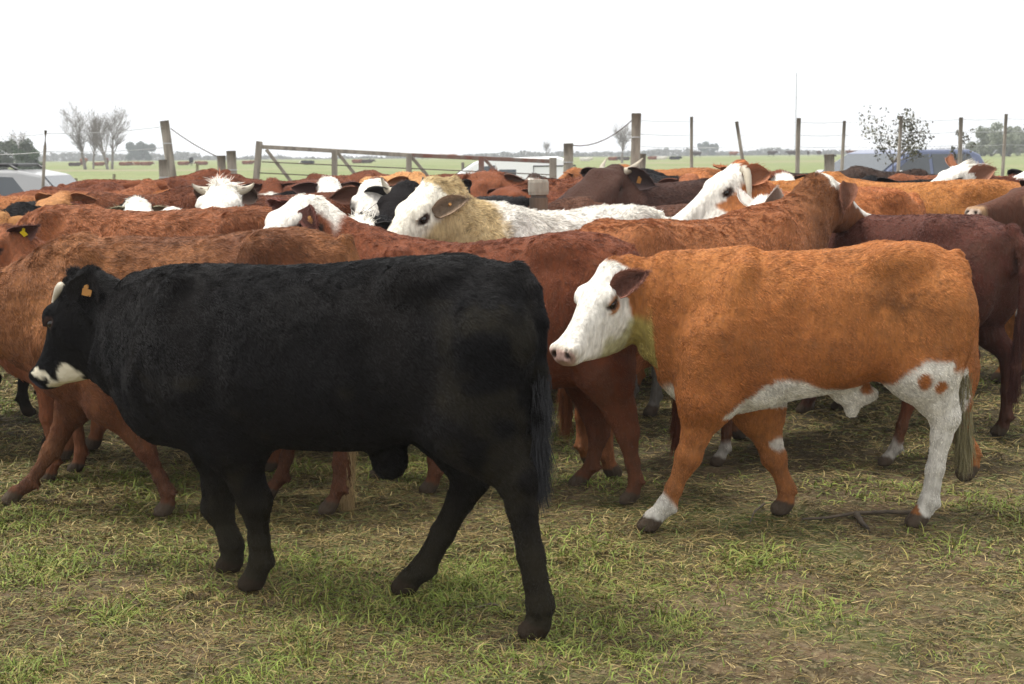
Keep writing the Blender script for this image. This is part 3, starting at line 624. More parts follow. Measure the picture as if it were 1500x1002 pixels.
cow("dark red animal with white blaze, its rump behind the orange brown one's head", loc=plane_loc(735, 600, 6.8), yaw=180 - 14, s=1.0, h=.0145, fur=fu(120),
    trunk=tp_([(938, 400, 450, .05), (932, 378, 500, .13), (918, 357, 530, .19), (890, 344, 560, .22), (850, 340, 565, .235), (800, 342, 570, .26), (740, 351, 575, .28), (690, 357, 575, .28), (640, 358, 570, .26), (600, 358, 570, .24), (560, 360, 560, .19), (525, 372, 530, .14), (505, 400, 500, .07)]),
    legs=lp_(FL=[(590, 470), (600, 570), (630, 640), (632, 744)], FR=[(590, 470), (590, 560), (585, 630), (560, 715)], HL=[(900, 450), (890, 550), (920, 640), (925, 742)], HR=[(890, 460), (866, 560), (876, 640), (850, 738)]),
    poll=(440, 293, 0.0), nose=(352, 368), earpx={1: (449, 309, 466, 341, .12)}, col=RED, legr=.85, facefn=patch_eye(1, (.03, .018, .014), .17, (.40, -.24)), tagm=('o', 0), mud=.5, curly=.8, white=nape(.78), rough=.005, earcol=(.13, .035, .02), rollr=0, face=(-.10, .0, -.10), furlen=.012)
cow("red brown animal facing away to the right with its raised head turned, white poll", px=1015, top=306, d=7.62, yaw=38, h=.0145, fur=fu(80), cull=.3, s=1.065,
    poll=(1206, 262, .05), nose=(1268, 312), far=True, headL=.50, earpx={-1: (1242, 272, 1235, 306, -.13), 1: (1196, 268, 1172, 262, .13)}, col=((.38, .15, .055), (.26, .09, .034)), face=(-.10, -.10, -.10), mud=.35, furlen=.016, curly=.7, neckw=1.15, wlegs=0, darkneck=.45, earcol=(.20, .07, .03), tagm=('y', 0), rough=.007)
cow("glossy dark maroon animal at the right with muddy rump, facing away to the left", px=1302, top=308, d=8.5, yaw=130, h=.016, fur=fu(55), cull=.6, col=MAR, mud=.35, furlen=.013, curly=.6, s=1.045, girth=1.05, poll=(1200, 330, 0), nose=(1160, 370))
cow("dark brown animal at the right edge, level head with pale muzzle", loc=plane_loc(1765, 600, 8.6), yaw=184, s=1.08, h=.016, fur=fu(40), cull=.8, poll=(1534, 270, 0), nose=(1418, 300), headV=1.25, headL=.50, col=((.12, .05, .032), (.085, .034, .022)), muzzle=(.42, .33, .27),
    furlen=.012, curly=.5, facefn=lambda c, h, hd, nb, V: lerp(c, np.array((.36, .22, .12)), np.maximum(sm(h[:, 0] + nb, .86, .93) * hd, hd * (1 - sm(np.abs(np.sqrt((h[:, 0] - .345) ** 2 + (h[:, 2] + .105) ** 2) - .075), .01, .03)) * .7)))
cow("dirty grey white animal at the right edge behind the maroon rump, head low", loc=plane_loc(1640, 600, 9.6), yaw=190, s=.97, h=.02, fur=fu(18), cull=.5, poll=(1512, 372, .0), nose=(1482, 480), col=((.42, .41, .38), (.28, .27, .24)), mud=.6, facefn=patch_eye(1, (.03, .03, .035), .08))
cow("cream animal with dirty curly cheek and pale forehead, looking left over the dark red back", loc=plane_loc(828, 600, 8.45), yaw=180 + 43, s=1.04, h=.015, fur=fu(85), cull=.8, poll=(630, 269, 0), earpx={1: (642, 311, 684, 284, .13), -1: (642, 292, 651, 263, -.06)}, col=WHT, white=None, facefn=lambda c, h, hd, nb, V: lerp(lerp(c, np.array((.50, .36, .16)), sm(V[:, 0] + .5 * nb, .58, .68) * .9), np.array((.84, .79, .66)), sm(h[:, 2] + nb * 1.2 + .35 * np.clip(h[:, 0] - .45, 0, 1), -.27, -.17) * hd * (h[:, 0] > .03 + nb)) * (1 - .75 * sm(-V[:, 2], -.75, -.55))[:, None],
    earcol=(.20, .13, .075), tagm=('o', 0), mud=.25, neckw=1.2, muzzle=(.5, .36, .3), horns=0, earW=.58, furlen=.018, curly=1.1, nose=(525, 385), headL=.575, rough=.006)
cow("black animal mostly hidden behind the light brown one, its dark legs at the left edge", loc=plane_loc(-120, 600, 7.9), yaw=176, s=.88, h=.022, fur=fu(8), col=BLK, pose='WALK', poll=(-330, 420, 0), nose=(-400, 480))
cow("dark brown hindquarters standing in shade under the black animal's belly line", loc=plane_loc(560, 600, 8.2), yaw=172, s=.86, h=.022, fur=fu(8), col=DRK, pose='WALK', poll=(330, 420, 0), nose=(270, 480))
cow("dark red animal with pale socks, only legs showing beneath the orange brown one", loc=plane_loc(1195, 600, 7.4), yaw=178, s=.84, h=.02, fur=fu(12), col=RED, pose='WALK', wlegs=.16, mud=.6, poll=(1010, 430, 0), nose=(960, 500))
cow("small white poll peeping over the ginger back, right of the forehead tufts", hd=(252, 310, 8.9), yaw=-75, s=.96, h=.022, fur=fu(6), cull=1, nose=(258, 365), headL=.42, col=RED, face=(-.12, 0, -.1), earS=.7)
cow("brown head facing the camera in front of the gate's first brace", hd=(398, 268, 12.4), yaw=-85, s=1.06, h=.022, fur=fu(6), cull=1, nose=(392, 320), col=RED, face=(.3, .2, -.1))
cow("dark head with white blaze left of the black back, before the gate's end", hd=(782, 262, 13.2), yaw=-95, s=1.09, h=.024, fur=fu(5), cull=1, nose=(778, 305), col=DRK, face=(.05, 0, -.03))
cow("small red and white face between the raised turned head and the horned one", hd=(1150, 257, 12.9), yaw=-60, s=1.1, h=.022, fur=fu(6), cull=1, nose=(1158, 300), col=RED, face=(.0, 0, -.15))
cow("brown face beside the dark grey rump, left of the horned white face", hd=(1008, 262, 12.4), yaw=-110, s=1.06, h=.024, fur=fu(5), cull=1, nose=(1000, 305), col=BRN)
cow("light orange brown back between the cream animal and the stout post", px=800, top=296, d=9.55, yaw=205, h=.02, fur=fu(28), cull=1.0, col=ORG, furlen=.018)
cow("horned red and white animal with long white face raised above the red brown back", loc=plane_loc(1185, 600, 9.5), yaw=180 + 28, s=1.10, h=.0155, fur=fu(55), cull=.95, poll=(1080, 243, 0), nose=(976, 322), headL=.545, earpx={1: (1096, 262, 1129, 247, .12)}, col=((.40, .15, .05), (.28, .09, .03)), face=(.03, -.1, -.155), horns=2,
    facefn=lambda c, h, hd, nb, V: lerp(c, WHITE * .97, sm(h[:, 0] + nb, .50, .53) * hd * (1 - (1 - sm(h[:, 2] + nb, -.02, 0)) * 0)), furlen=.016, curly=.8, muzzle=(.45, .38, .36), neckw=1.1, earcol=(.30, .10, .035), hornv=(.5, .7, -1.0, .42))
cow("small white faced animal with a pale upright ear, nearly hidden behind the red brown back", hd=(1118, 294, 8.45), yaw=180 + 62, s=.97, h=.018, fur=fu(18), cull=.9, nose=(1050, 352), headL=.44, col=BRN, face=(-.1, 0, -9), ears={1: (-.3, .5, .9), -1: (-.2, -.5, .9)}, earcol=(.6, .55, .5))
cow("bright orange back at the right, below the white curly head", px=1335, top=260, d=10.4, yaw=155, h=.02, fur=fu(34), cull=1.1, s=1.175, col=((.52, .22, .06), (.42, .155, .04)), furlen=.016)
cow("white headed curly animal with brown ears resting its head over the bright orange back", loc=plane_loc(1545, 600, 11.6), yaw=186, s=1.08, h=.018, fur=fu(26), cull=1.0, poll=(1414, 243, 0), nose=(1338, 276), headL=.50, earpx={1: (1427, 262, 1459, 241, .12)}, col=RED, face=(-.12, 0, -9), white=lambda V, N, n: sm(V[:, 0] + n * .1, .70, .78) * sm(n + N[:, 2] * .5, .1, .3), curly=1.8, furlen=.03, earcol=(.25, .10, .05), ears={1: (-.7, .6, .5), -1: (-.6, -.6, .6)})
cow("white faced animal with a black cheek at the right edge, under the last fence post", loc=plane_loc(1640, 600, 12.6), yaw=190, s=1.12, h=.022, fur=fu(8), cull=1.0, poll=(1512, 250, 0), nose=(1460, 285), col=BLK, face=(-.1, 0, -.2))
cow("long ginger back at the left with a yellow tag beside its neck", px=232, top=300, d=7.75, yaw=180, h=.0165, fur=fu(65), cull=.85, s=1.12, col=((.31, .115, .045), (.21, .07, .028)), furlen=.022, curly=.7, poll=(35, 345, 0), nose=(-60, 420), tagm=('y', 0))
cow("ginger animal at the left edge with dark cupped ear and tan tag", px=195, top=345, d=7.16, yaw=178, h=.017, fur=fu(30), cull=.9, s=.95, col=BRN, poll=(6, 336, 0), nose=(-90, 400), earcol=(.09, .03, .02), tagm=('y', 0), ears={1: (-.55, .8, .25)})
cow("yellowish tan poll showing at the left edge above the dark cupped ear", px=-170, top=318, d=8.25, yaw=15, h=.022, fur=fu(8), cull=1, poll=(2, 316, 0), nose=(60, 400), col=TAN, far=True)
cow("pale tan face looking left between a black back and the ginger one", loc=plane_loc(225, 600, 9.6), yaw=186, s=.97, h=.018, fur=fu(22), cull=.95, poll=(92, 286, 0), nose=(30, 318), headL=.48, col=((.50, .25, .10), (.38, .16, .06)), earcol=(.35, .15, .06))
cow("black animal with white forehead tufts, left of the horned white head", hd=(203, 301, 9.3), yaw=-60, s=1.05, h=.02, fur=fu(20), cull=.95, nose=(206, 350), earS=.7, col=BLK, face=(-.12, 0, -.08), earcol=(.22, .20, .12))
cow("black back sloping down behind the tan face, left of the white tufts", px=110, top=272, d=10.6, yaw=-40, h=.022, fur=fu(10), cull=1, s=1.08, col=BLK, poll=(178, 325, 0), nose=(200, 380))
cow("black rounded back at the left edge below the orange back", px=-75, top=296, d=9.0, yaw=8, h=.022, fur=fu(10), cull=1, col=BLK, poll=(95, 350, 0), nose=(150, 420))
cow("orange back at the left edge in front of the silver car", px=-40, top=278, d=11.9, yaw=182, h=.024, fur=fu(8), cull=1.05, col=ORG)
cow("red back with dark edge just below the silver car", px=-20, top=276, d=13.4, yaw=178, h=.026, fur=fu(6), cull=1.1, s=1.06, col=RED)
cow("red back nearest the grassy field at the left, below the leaning post", px=235, top=262, d=15.2, yaw=180, h=.026, fur=fu(6), cull=1.1, s=1.09, col=RED)
cow("brown animal with an upright ear in front of the leaning post", loc=plane_loc(150, 600, 13.6), yaw=8, s=1.06, h=.026, fur=fu(6), cull=1.1, poll=(216, 266, 0), nose=(262, 290), far=True, col=BRN)
cow("ginger animal with dark lowered head left of the horned white face", px=175, top=277, d=12.1, yaw=-8, h=.022, fur=fu(14), cull=1.0, s=1.10, col=ORG, poll=(318, 290, 0), nose=(345, 335))
cow("horned white faced animal with ruffled poll, looking at the camera at the left", hd=(327, 275, 9.0), yaw=-78, s=1.08, h=.017, fur=fu(22), cull=1.0, nose=(300, 332), headL=.55, earS=.7, col=BRN, face=(-.16, 0, -9), horns=2, hornv=(-.1, 1, .3, .24), ears={1: (-.9, .55, -.35), -1: (-.9, -.55, -.35)}, earcol=(.10, .06, .04), curly=1.6, furlen=.03)
cow("red animal with raised rounded head beside the twin stump posts", loc=plane_loc(215, 600, 17.0), yaw=4, s=1.10, h=.026, fur=fu(5), cull=1.1, poll=(312, 250, 0), nose=(345, 272), far=True, col=RED)
cow("red brown back behind the horned white head, against the gate post", px=420, top=260, d=15.6, yaw=180, h=.026, fur=fu(6), cull=1.1, s=1.15, col=RED)
cow("pale orange edged back below the gate's left brace", px=440, top=270, d=13.2, yaw=178, h=.024, fur=fu(8), cull=1.1, col=ORG)
cow("big brown back behind the white blaze head, below the gate", px=415, top=274, d=9.6, yaw=181, h=.02, fur=fu(26), cull=1.0, col=((.21, .07, .028), (.14, .04, .017)), s=1.145)
cow("brown animal with pinkish white forehead, left of the dark eye patched face", hd=(482, 268, 11.2), yaw=-70, s=1.1, h=.022, fur=fu(8), cull=1.05, nose=(498, 318), headL=.5, col=RED, face=(-.1, 0, -.06), earcol=(.1, .04, .03))
cow("white faced brown animal with one dark eye patch, facing the camera", hd=(547, 271, 8.9), yaw=-100, s=1.08, h=.016, fur=fu(24), cull=.95, nose=(537, 340), headL=.53, col=((.25, .09, .035), (.16, .05, .02)), face=(-.1, -.0, -9), facefn=patch_eye(-1, (.035, .025, .02), .10), furlen=.014, earcol=(.14, .05, .025), ears={-1: (-.2, -1, -.15), 1: (-.8, .6, -.1)}, earS=.8)
cow("black animal with pale grey horn tucked behind the cream forehead", hd=(592, 276, 8.7), yaw=-110, s=1.06, h=.02, fur=fu(10), cull=1.0, nose=(556, 326), headL=.50, col=BLK, horns=2, hornv=(.0, .6, .8, .22))
cow("black animal with curly white poll low between the brown face and the cream one", hd=(528, 326, 7.7), yaw=-96, s=.97, h=.018, fur=fu(14), cull=.9, nose=(516, 392), headL=.48, col=BLK, face=(-.14, 0, -.02), facefn=lambda c, h, hd, nb, V: lerp(c, np.array(BLK[0]), sm(h[:, 0], .38, .42) * hd), curly=1.5, furlen=.03)
cow("black animal facing right just above the cream ears", loc=plane_loc(545, 600, 11.6), yaw=10, s=1.08, h=.02, fur=fu(12), cull=1.0, poll=(655, 266, 0), nose=(704, 296), col=BLK)
cow("dark back right of the cream animal's nape, touching the stout post", px=735, top=281, d=10.45, yaw=186, h=.02, fur=fu(18), cull=1.0, col=((.03, .02, .016), (.02, .015, .013)), s=1.04)
cow("red animal with level back in front of the gate's middle", px=612, top=249, d=17.6, yaw=180, h=.028, fur=fu(4), cull=1.1, s=1.16, col=RED)
cow("tan eared face in front of the red back below the gate", hd=(612, 260, 13.2), yaw=-75, s=1.13, h=.024, fur=fu(6), cull=1.1, nose=(625, 290), col=TAN)
cow("red animal with tufted poll and face turned left, before the white van", loc=plane_loc(800, 600, 12.7), yaw=184, s=1.12, h=.02, fur=fu(14), cull=1.0, poll=(726, 256, 0), nose=(690, 300), col=((.24, .08, .035), (.17, .05, .022)), curly=1.6, furlen=.03, earcol=(.2, .11, .07), ears={1: (-.4, 1, -.2)})
cow("rusty animal with an orange ear tag left of the stout post", loc=plane_loc(850, 600, 11.7), yaw=182, s=1.06, h=.02, fur=fu(14), cull=1.0, poll=(752, 278, 0), nose=(715, 322), col=RED, tagm=('o', 0))
cow("orange red back right below the white van", px=790, top=256, d=15.6, yaw=180, h=.026, fur=fu(6), cull=1.1, s=1.13, col=RED)
cow("black back right of the gate's end, before the paired posts", px=825, top=255, d=14.3, yaw=2, h=.026, fur=fu(6), cull=1.1, s=1.14, col=BLK)
cow("maroon back between the stout post and the dark horned head", px=868, top=268, d=12.9, yaw=175, h=.024, fur=fu(8), cull=1.1, col=MAR)
cow("dark back right behind the stout post", px=868, top=280, d=11.6, yaw=178, h=.022, fur=fu(12), cull=1.1, col=DRK, s=1.03)
cow("dark brown horned animal with tagged ear, head bent left beneath the tall square post", loc=plane_loc(965, 600, 11.3), yaw=180 + 30, s=1.12, h=.018, fur=fu(24), cull=1.0, poll=(900, 247, 0), nose=(846, 304), headL=.56, col=((.075, .034, .024), (.05, .023, .017)), horns=2, hornv=(-.8, .6, .10, .24), tagm=('o', 0), earcol=(.06, .03, .025), ears={1: (-.55, .9, -.6)})
cow("orange back nearest the tall square post", px=975, top=239, d=20.0, yaw=182, h=.028, fur=fu(4), cull=1.1, s=1.18, col=ORG)
cow("dark grey rump turned to the camera below the orange back", px=955, top=248, d=14.6, yaw=92, h=.026, fur=fu(6), cull=1.0, s=1.17, col=BLK)
cow("black back left of the raised white face", px=1010, top=258, d=13.2, yaw=178, h=.026, fur=fu(6), cull=1.1, s=1.12, col=BLK)
cow("maroon back with a pale horn beside it, left of the raised white face", px=950, top=269, d=12.2, yaw=5, h=.024, fur=fu(8), cull=1.1, s=1.07, col=MAR, poll=(985, 290, 0), nose=(1040, 320), horns=2)
cow("brown back under the dark horned animal's ear", px=955, top=286, d=10.2, yaw=182, h=.022, fur=fu(16), cull=1.1, s=1.05, col=((.16, .07, .04), (.10, .04, .024)))
cow("orange animal behind the horned red and white one's ear", px=1105, top=253, d=15.0, yaw=178, h=.026, fur=fu(5), cull=1.1, s=1.14, col=ORG)
cow("dark back left of the turned raised head", px=1175, top=253, d=13.6, yaw=181, h=.026, fur=fu(6), cull=1.1, s=1.13, col=DRK)
cow("dark humped animal by the short stub post at the right", px=1180, top=243, d=16.0, yaw=2, h=.026, fur=fu(5), cull=1.1, s=1.17, col=DRK)
cow("black back right of the turned head, before the blue car", px=1310, top=254, d=13.4, yaw=178, h=.026, fur=fu(8), cull=1.1, s=1.13, col=BLK)
cow("black rounded head beneath the blue car's bonnet", loc=plane_loc(1360, 600, 12.2), yaw=184, s=1.07, h=.024, fur=fu(6), cull=1.1, poll=(1275, 262, 0), nose=(1225, 296), col=BLK)
cow("brown back behind the brown eared head at the far right", px=1490, top=252, d=15.0, yaw=180, h=.026, fur=fu(5), cull=1.1, s=1.14, col=BRN)
# ================================================================== ground
def ground_mat(name, near):
    m = bpy.data.materials.new(name); m.use_nodes = True; n = m.node_tree; L = n.links.new; p = n.nodes['Principled BSDF']; p.inputs['Roughness'].default_value = .95; p.inputs['Specular IOR Level'].default_value = .1
    tc = n.nodes.new('ShaderNodeTexCoord')
    def nz(scale, det=6, mapp=None, rough=.55):
        t = n.nodes.new('ShaderNodeTexNoise'); t.inputs['Scale'].default_value = scale; t.inputs['Detail'].default_value = det; t.inputs['Roughness'].default_value = rough
        mp = n.nodes.new('ShaderNodeMapping'); mp.inputs['Scale'].default_value = mapp or (1, 1, 1); L(tc.outputs['Object'], mp.inputs[0]); L(mp.outputs[0], t.inputs['Vector']); return t.outputs[0]
    def ramp(v, a, b):
        r = n.nodes.new('ShaderNodeMapRange'); r.inputs[1].default_value = a; r.inputs[2].default_value = b; L(v, r.inputs[0]); return r.outputs[0]
    def mix(f, a, b):
        x = n.nodes.new('ShaderNodeMix'); x.data_type = 'RGBA'; L(f, x.inputs[0])
        for s_, v in ((6, a), (7, b)):
            if isinstance(v, tuple): x.inputs[s_].default_value = (*v, 1)
            else: L(v, x.inputs[s_])
        return x.outputs[2]
    if near:
        c = mix(ramp(nz(1.1), .4, .62), (.10, .068, .038), (.17, .118, .072)); c = mix(ramp(nz(9, 8), .42, .62), c, (.05, .042, .022))
        c = mix(ramp(nz(.9, 5), .50, .62), c, (.07, .085, .025)); c = mix(ramp(nz(42, 4), .52, .66), c, (.19, .15, .085))
        h = nz(30, 8)
    else:
        c = mix(ramp(nz(.05, 5, (1, 2.5, 1)), .4, .6), (.18, .22, .085), (.22, .25, .11)); c = mix(ramp(nz(.5, 6, (1, 1.6, 1)), .5, .68), c, (.26, .25, .12)); c = mix(ramp(nz(2.5, 6), .5, .7), c, (.13, .16, .065)); c = mix(ramp(nz(.012, 3, (1, 4, 1)), .55, .7), c, (.27, .24, .15)); h = nz(4, 8)
    if near:                                # churned mud under the herd, its shade painted into the darker soil colour
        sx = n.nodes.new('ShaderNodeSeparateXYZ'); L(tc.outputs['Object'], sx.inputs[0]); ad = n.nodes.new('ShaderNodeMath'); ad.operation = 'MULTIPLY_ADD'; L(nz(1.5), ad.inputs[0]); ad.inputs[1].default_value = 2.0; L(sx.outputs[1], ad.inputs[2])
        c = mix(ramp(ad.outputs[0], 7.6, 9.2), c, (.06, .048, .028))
    L(c, p.inputs['Base Color']); b = n.nodes.new('ShaderNodeBump'); b.inputs['Strength'].default_value = .7; b.inputs['Distance'].default_value = .03 if near else .2; L(h, b.inputs['Height']); L(b.outputs[0], p.inputs['Normal'])
    return m
def grid(name, xs, ys, zf, mat):
    X, Y = np.meshgrid(xs, ys, indexing='ij'); Z = zf(X, Y); V = np.stack([X, Y, Z], -1).reshape(-1, 3); a, b = len(xs), len(ys)
    i = (np.arange(a - 1)[:, None] * b + np.arange(b - 1)[None, :]).ravel(); Q = np.stack([i, i + b, i + b + 1, i + 1], 1)
    return mesh_np(name, V, Q, mat)
_rp = np.random.default_rng(4); PITS = [(x_, y_, r_, d_) for x_, y_, r_, d_ in zip(_rp.uniform(-4.5, 4.5, 420), _rp.uniform(4, 11, 420), _rp.uniform(.035, .075, 420), _rp.uniform(.012, .035, 420))]
def pits(X, Y):
    Z = np.zeros(np.shape(X)); 
    for x_, y_, r_, d_ in PITS:
        m = (np.abs(X - x_) < 3 * r_) & (np.abs(Y - y_) < 3 * r_)
        if m.any(): q = ((X[m] - x_) ** 2 + (Y[m] - y_) ** 2) / r_ ** 2; Z[m] += -d_ * np.exp(-q * q) + d_ * .35 * np.exp(-(q - 2) ** 2)
    return Z
def relief(X, Y):
    P3 = np.stack([X, Y, X * 0], -1); near = 1 - sm(np.hypot(X, Y), 14, 22)
    return (fbm(P3, 1.3, 5, 3) * .035 + fbm(P3, 7, 9, 3) * .018) * near - .012 + pits(X, Y)
xs = np.concatenate([np.linspace(-700, -12, 30)[:-1], np.linspace(-12, -5, 40)[:-1], np.linspace(-5, 5, 260)[:-1], np.linspace(5, 12, 40)[:-1], np.linspace(12, 700, 30)])
ys = np.concatenate([np.linspace(-20, 2.5, 12)[:-1], np.linspace(2.5, 11, 300)[:-1], np.linspace(11, 24, 60)])
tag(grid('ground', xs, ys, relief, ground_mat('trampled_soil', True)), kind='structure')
ys2 = np.concatenate([np.linspace(23.5, 60, 40)[:-1], np.linspace(60, 900, 120)])
fx = np.linspace(-700, 700, 200)
tag(grid('field', fx, ys2, lambda X, Y: gz(X, Y) + .006 + .10 * fbm(np.stack([X, Y, X * 0], -1), .12, 4, 3) * sm(Y, 24, 40) - 3.0 * sm(Y, 450, 900), ground_mat('pasture', False)), kind='structure')
# ---- grass, straw and hay litter
def patch(x, y, s, f): return fbm(np.stack([x, y, x * 0], -1), f, s, 3)
def blades(name, n, kind, seed, ymin=3.7, ymax=11.5, tufts=None):
    r = np.random.default_rng(seed); m = int(n * 3.6)
    y = ymin + (ymax - ymin) * r.random(m) ** 1.35; x = (r.random(m) * 2 - 1) * (y * .43 + .9)
    g = patch(x, y, 3, 1.1) + .5 * patch(x, y, 8, 4); dr = patch(x, y, 21, .9) + .5 * patch(x, y, 28, 3.5)
    leftness = -x / (y * .36)
    if kind == 'green': k = r.random(m) < np.clip(.05 + g * 2.0 + .22 * leftness, .012, 1)
    elif kind == 'dry': k = r.random(m) < np.clip(.35 + dr * 1.5 + .25 * leftness, .03, 1)
    else: k = r.random(m) < np.clip(.65 + .5 * dr, .2, 1)
    k = k & (r.random(m) < 1.15 - .75 * sm(y + patch(x, y, 61, 1.5), 6.6, 8.6)); soil = sm(patch(x, y, 71, .8) + .5 * patch(x, y, 72, 3) + .10 * (x * 5 / y) - .12 * (y - 5), .05, .40); k = k & (r.random(m) > soil * .75)
    x, y, g, dr = x[k][:n], y[k][:n], g[k][:n], dr[k][:n]
    if tufts:
        tx, ty, tg = [], [], []
        for px_, py_, rr, cnt in tufts:
            ry = ray(px_, py_); t_ = -CAM_Z / ry[2]; q_ = CAMP + ry * t_; tx.append(r.normal(q_[0], rr, cnt)); ty.append(r.normal(q_[1], rr * 1.3, cnt)); tg.append(np.full(cnt, .9))
        x = np.concatenate([x] + tx); y = np.concatenate([y] + ty); g = np.concatenate([g] + tg); dr = np.concatenate([dr] + tg)
    n = len(x)
    z = relief(x, y) - .004; az = r.random(n) * 2 * math.pi; R1 = r.random(n); R2 = r.random(n)
    if kind == 'green':
        ln = (.020 + .045 * R1 ** 2) * (1 + np.clip(g, 0, .6)); el = .5 + .9 * r.random(n); w_ = .0016 + .0014 * R2; bend = .8 + r.random(n)
        c0 = np.array((.11, .15, .025)); c1 = np.array((.20, .25, .045)); c2 = np.array((.30, .25, .075)); c = lerp(np.tile(c0, (n, 1)), c1, r.random(n)); c = lerp(c, c2, (r.random(n) < .35) * r.random(n))
    elif kind == 'dry':
        ln = .03 + .065 * R1 ** 1.5; el = .05 + .85 * r.random(n) ** 1.9; w_ = .0012 + .0012 * R2; bend = .6 + r.random(n)
        c = lerp(np.tile(np.array((.22, .155, .055)), (n, 1)), np.array((.44, .35, .15)), r.random(n) ** 2.2); c = lerp(c, np.array((.16, .17, .055)), (r.random(n) < .3) * 1.0)
    else:
        ln = .018 + .085 * R1 ** 2.4; el = -.02 + .16 * r.random(n); w_ = .0009 + .0012 * R2; bend = r.normal(0, .15, n)
        c = lerp(np.tile(np.array((.17, .12, .045)), (n, 1)), np.array((.38, .29, .13)), r.random(n) ** 2.6); c = lerp(c, np.array((.10, .075, .04)), (r.random(n) < .35) * 1.0); c = lerp(c, np.array((.13, .15, .045)), (r.random(n) < .25) * 1.0)
        z = z + .012 * r.random(n)
    ds = np.clip(np.hypot(x, y) / 5.0, 1, 2.2); w_ = w_ * ds
    S = 4; t = np.linspace(0, 1, S); V = np.zeros((n, S, 2, 3), np.float32); cur = np.stack([x, y, z], 1); ah = az.copy(); e = el.copy(); sd_ = np.stack([-np.sin(az), np.cos(az), 0 * az], 1)
    twist = r.normal(0, .8, n); side = sd_ * np.cos(twist)[:, None]; side[:, 2] = np.sin(twist) * .7
    curv = r.normal(0, .5, n)
    for i in range(S):
        ww = w_ * (1, .9, .62, .08)[i]; V[:, i, 0] = cur - side * ww[:, None]; V[:, i, 1] = cur + side * ww[:, None]
        d = np.stack([np.cos(ah) * np.cos(e), np.sin(ah) * np.cos(e), np.sin(e)], 1); cur = cur + d * (ln / 3)[:, None]; e = e - bend * .42 * (1 if kind != 'litter' else .5); ah = ah + curv * .4
        cur[:, 2] = np.maximum(cur[:, 2], relief(cur[:, 0], cur[:, 1]) + .001 if i == 2 else z - .004)
    V = V.reshape(-1, 3); b = (np.arange(n) * S * 2)[:, None] + (np.arange(S - 1) * 2)[None, :]; b = b.ravel(); Q = np.stack([b, b + 1, b + 3, b + 2], 1)
    cc = np.repeat(c, S * 2, axis=0) * (1 + .15 * np.repeat(r.normal(0, 1, n), S * 2))[:, None]
    mt = pmat(name + '_blades', rough=.6, spec=.25, attr='Col'); return tag(mesh_np(name, V, Q, mt, cols=np.clip(cc, 0, 1)), kind='stuff')
GR = GRASS / 100
blades('green_grass', int(62000 * GR), 'green', 1, tufts=[(60, 835, .12, 500), (85, 820, .10, 300), (175, 900, .07, 350), (30, 990, .08, 500), (345, 995, .07, 350), (680, 855, .10, 600), (650, 870, .08, 300), (710, 840, .12, 400), (995, 905, .06, 260), (480, 860, .10, 200), (1195, 885, .10, 250), (1110, 815, .10, 250), (30, 760, .15, 500), (1395, 800, .10, 260), (960, 980, .07, 160), (250, 820, .10, 260), (840, 800, .12, 300)]); blades('dry_grass', int(150000 * GR), 'dry', 2, tufts=[(330, 870, .16, 1500), (240, 870, .14, 1100), (400, 850, .10, 700), (120, 950, .16, 1100), (500, 790, .15, 900), (700, 930, .14, 700), (290, 920, .16, 800)]); blades('straw_litter', int(400000 * GR), 'litter', 3)
# ================================================================== fence, gate, posts
M_WOOD = pmat("weathered_wood", (.36, .32, .26), .9, noise=(5, (.18, .155, .125), .9, (3, 3, .5)), bump=(30, .7, .01, (3, 3, .35)))
M_WOOD2 = pmat("old_red_wood", (.20, .085, .06), .9, noise=(6, (.22, .19, .16), .8, (2, 2, .8)), bump=(30, .6, .01, (2, 2, 1)))
M_WIRE = pmat("wire", (.50, .50, .49), .5, .3); M_STEEL = pmat("rusty_rod", (.10, .075, .06), .7)
def wpost(px, yt, px2, y2, wpx, d, label, grp='posts of the pen fence', name='fence_post', square=False, taper=.0, groove=None, mat=None, cat='post'):
    a = at(px, yt, d); b = at(px2, y2, d); g = gz(b[0], d) - .25; k = (a[2] - g) / (a[2] - b[2]); base = a + (b - a) * k
    r = wpx / 2 * d / F_PX; n = 5 if square else 12; pts = []; rad = []; m = 10
    for i in range(m + 1):
        t = i / m; p = base + (a - base) * t; w_ = random.uniform(-.06, .06) * r; pts.append(tuple(Vector(p.tolist()) - Vector((base[0], base[1], base[2])) + Vector((w_, w_, 0)))); rad.append(r * (1.04 - .06 * t) * (1 + random.uniform(-.04, .04)))
    root = empty(name, tuple(base)); tag(root, label, cat, grp)
    if groove:                              # post cut in at one height and bound with wire
        gy = at(px, groove, d)[2] - base[2]; tot = a[2] - base[2]; mb = MB(); mb.tube([(0, 0, 0), (0, 0, gy * .7), (0, 0, gy - .012)], [r * .98, r * .97, r * .93], 14, .03); mb.build('shaft', mat or M_WOOD, root, True)
        mb = MB(); mb.tube([(0, 0, gy + .008), (0, 0, gy + .03), (0, 0, tot - .02), (0, 0, tot)], [r * 1.0, r * 1.06, r * 1.05, r * .97], 9, .03); mb.build('head', mat or M_WOOD, root, False)
        mb = MB(); mb.tube([(0, 0, gy - .015), (0, 0, gy + .012)], [r * .8, r * .8], 12); mb.build('wire_binding', M_STEEL, root)
        return root
    mb = MB(); mb.tube(pts, rad, 12 if not square else 8, .035); mb.build('shaft', mat or M_WOOD, root, not square)
    if wpx > 9:
        for zf in (.86, .62):
            p = Vector(pts[0]) + (Vector(pts[-1]) - Vector(pts[0])) * zf; ring = MB(); ring.tube([p - Vector((0, 0, .008)), p + Vector((0, 0, .008))], [r * 1.07] * 2, 12); ring.build('wire_binding', M_WIRE, root)
    return root
wpost(67, 191, 63, 272, 4.5, 20, "thin pale stake beside the silver car", )
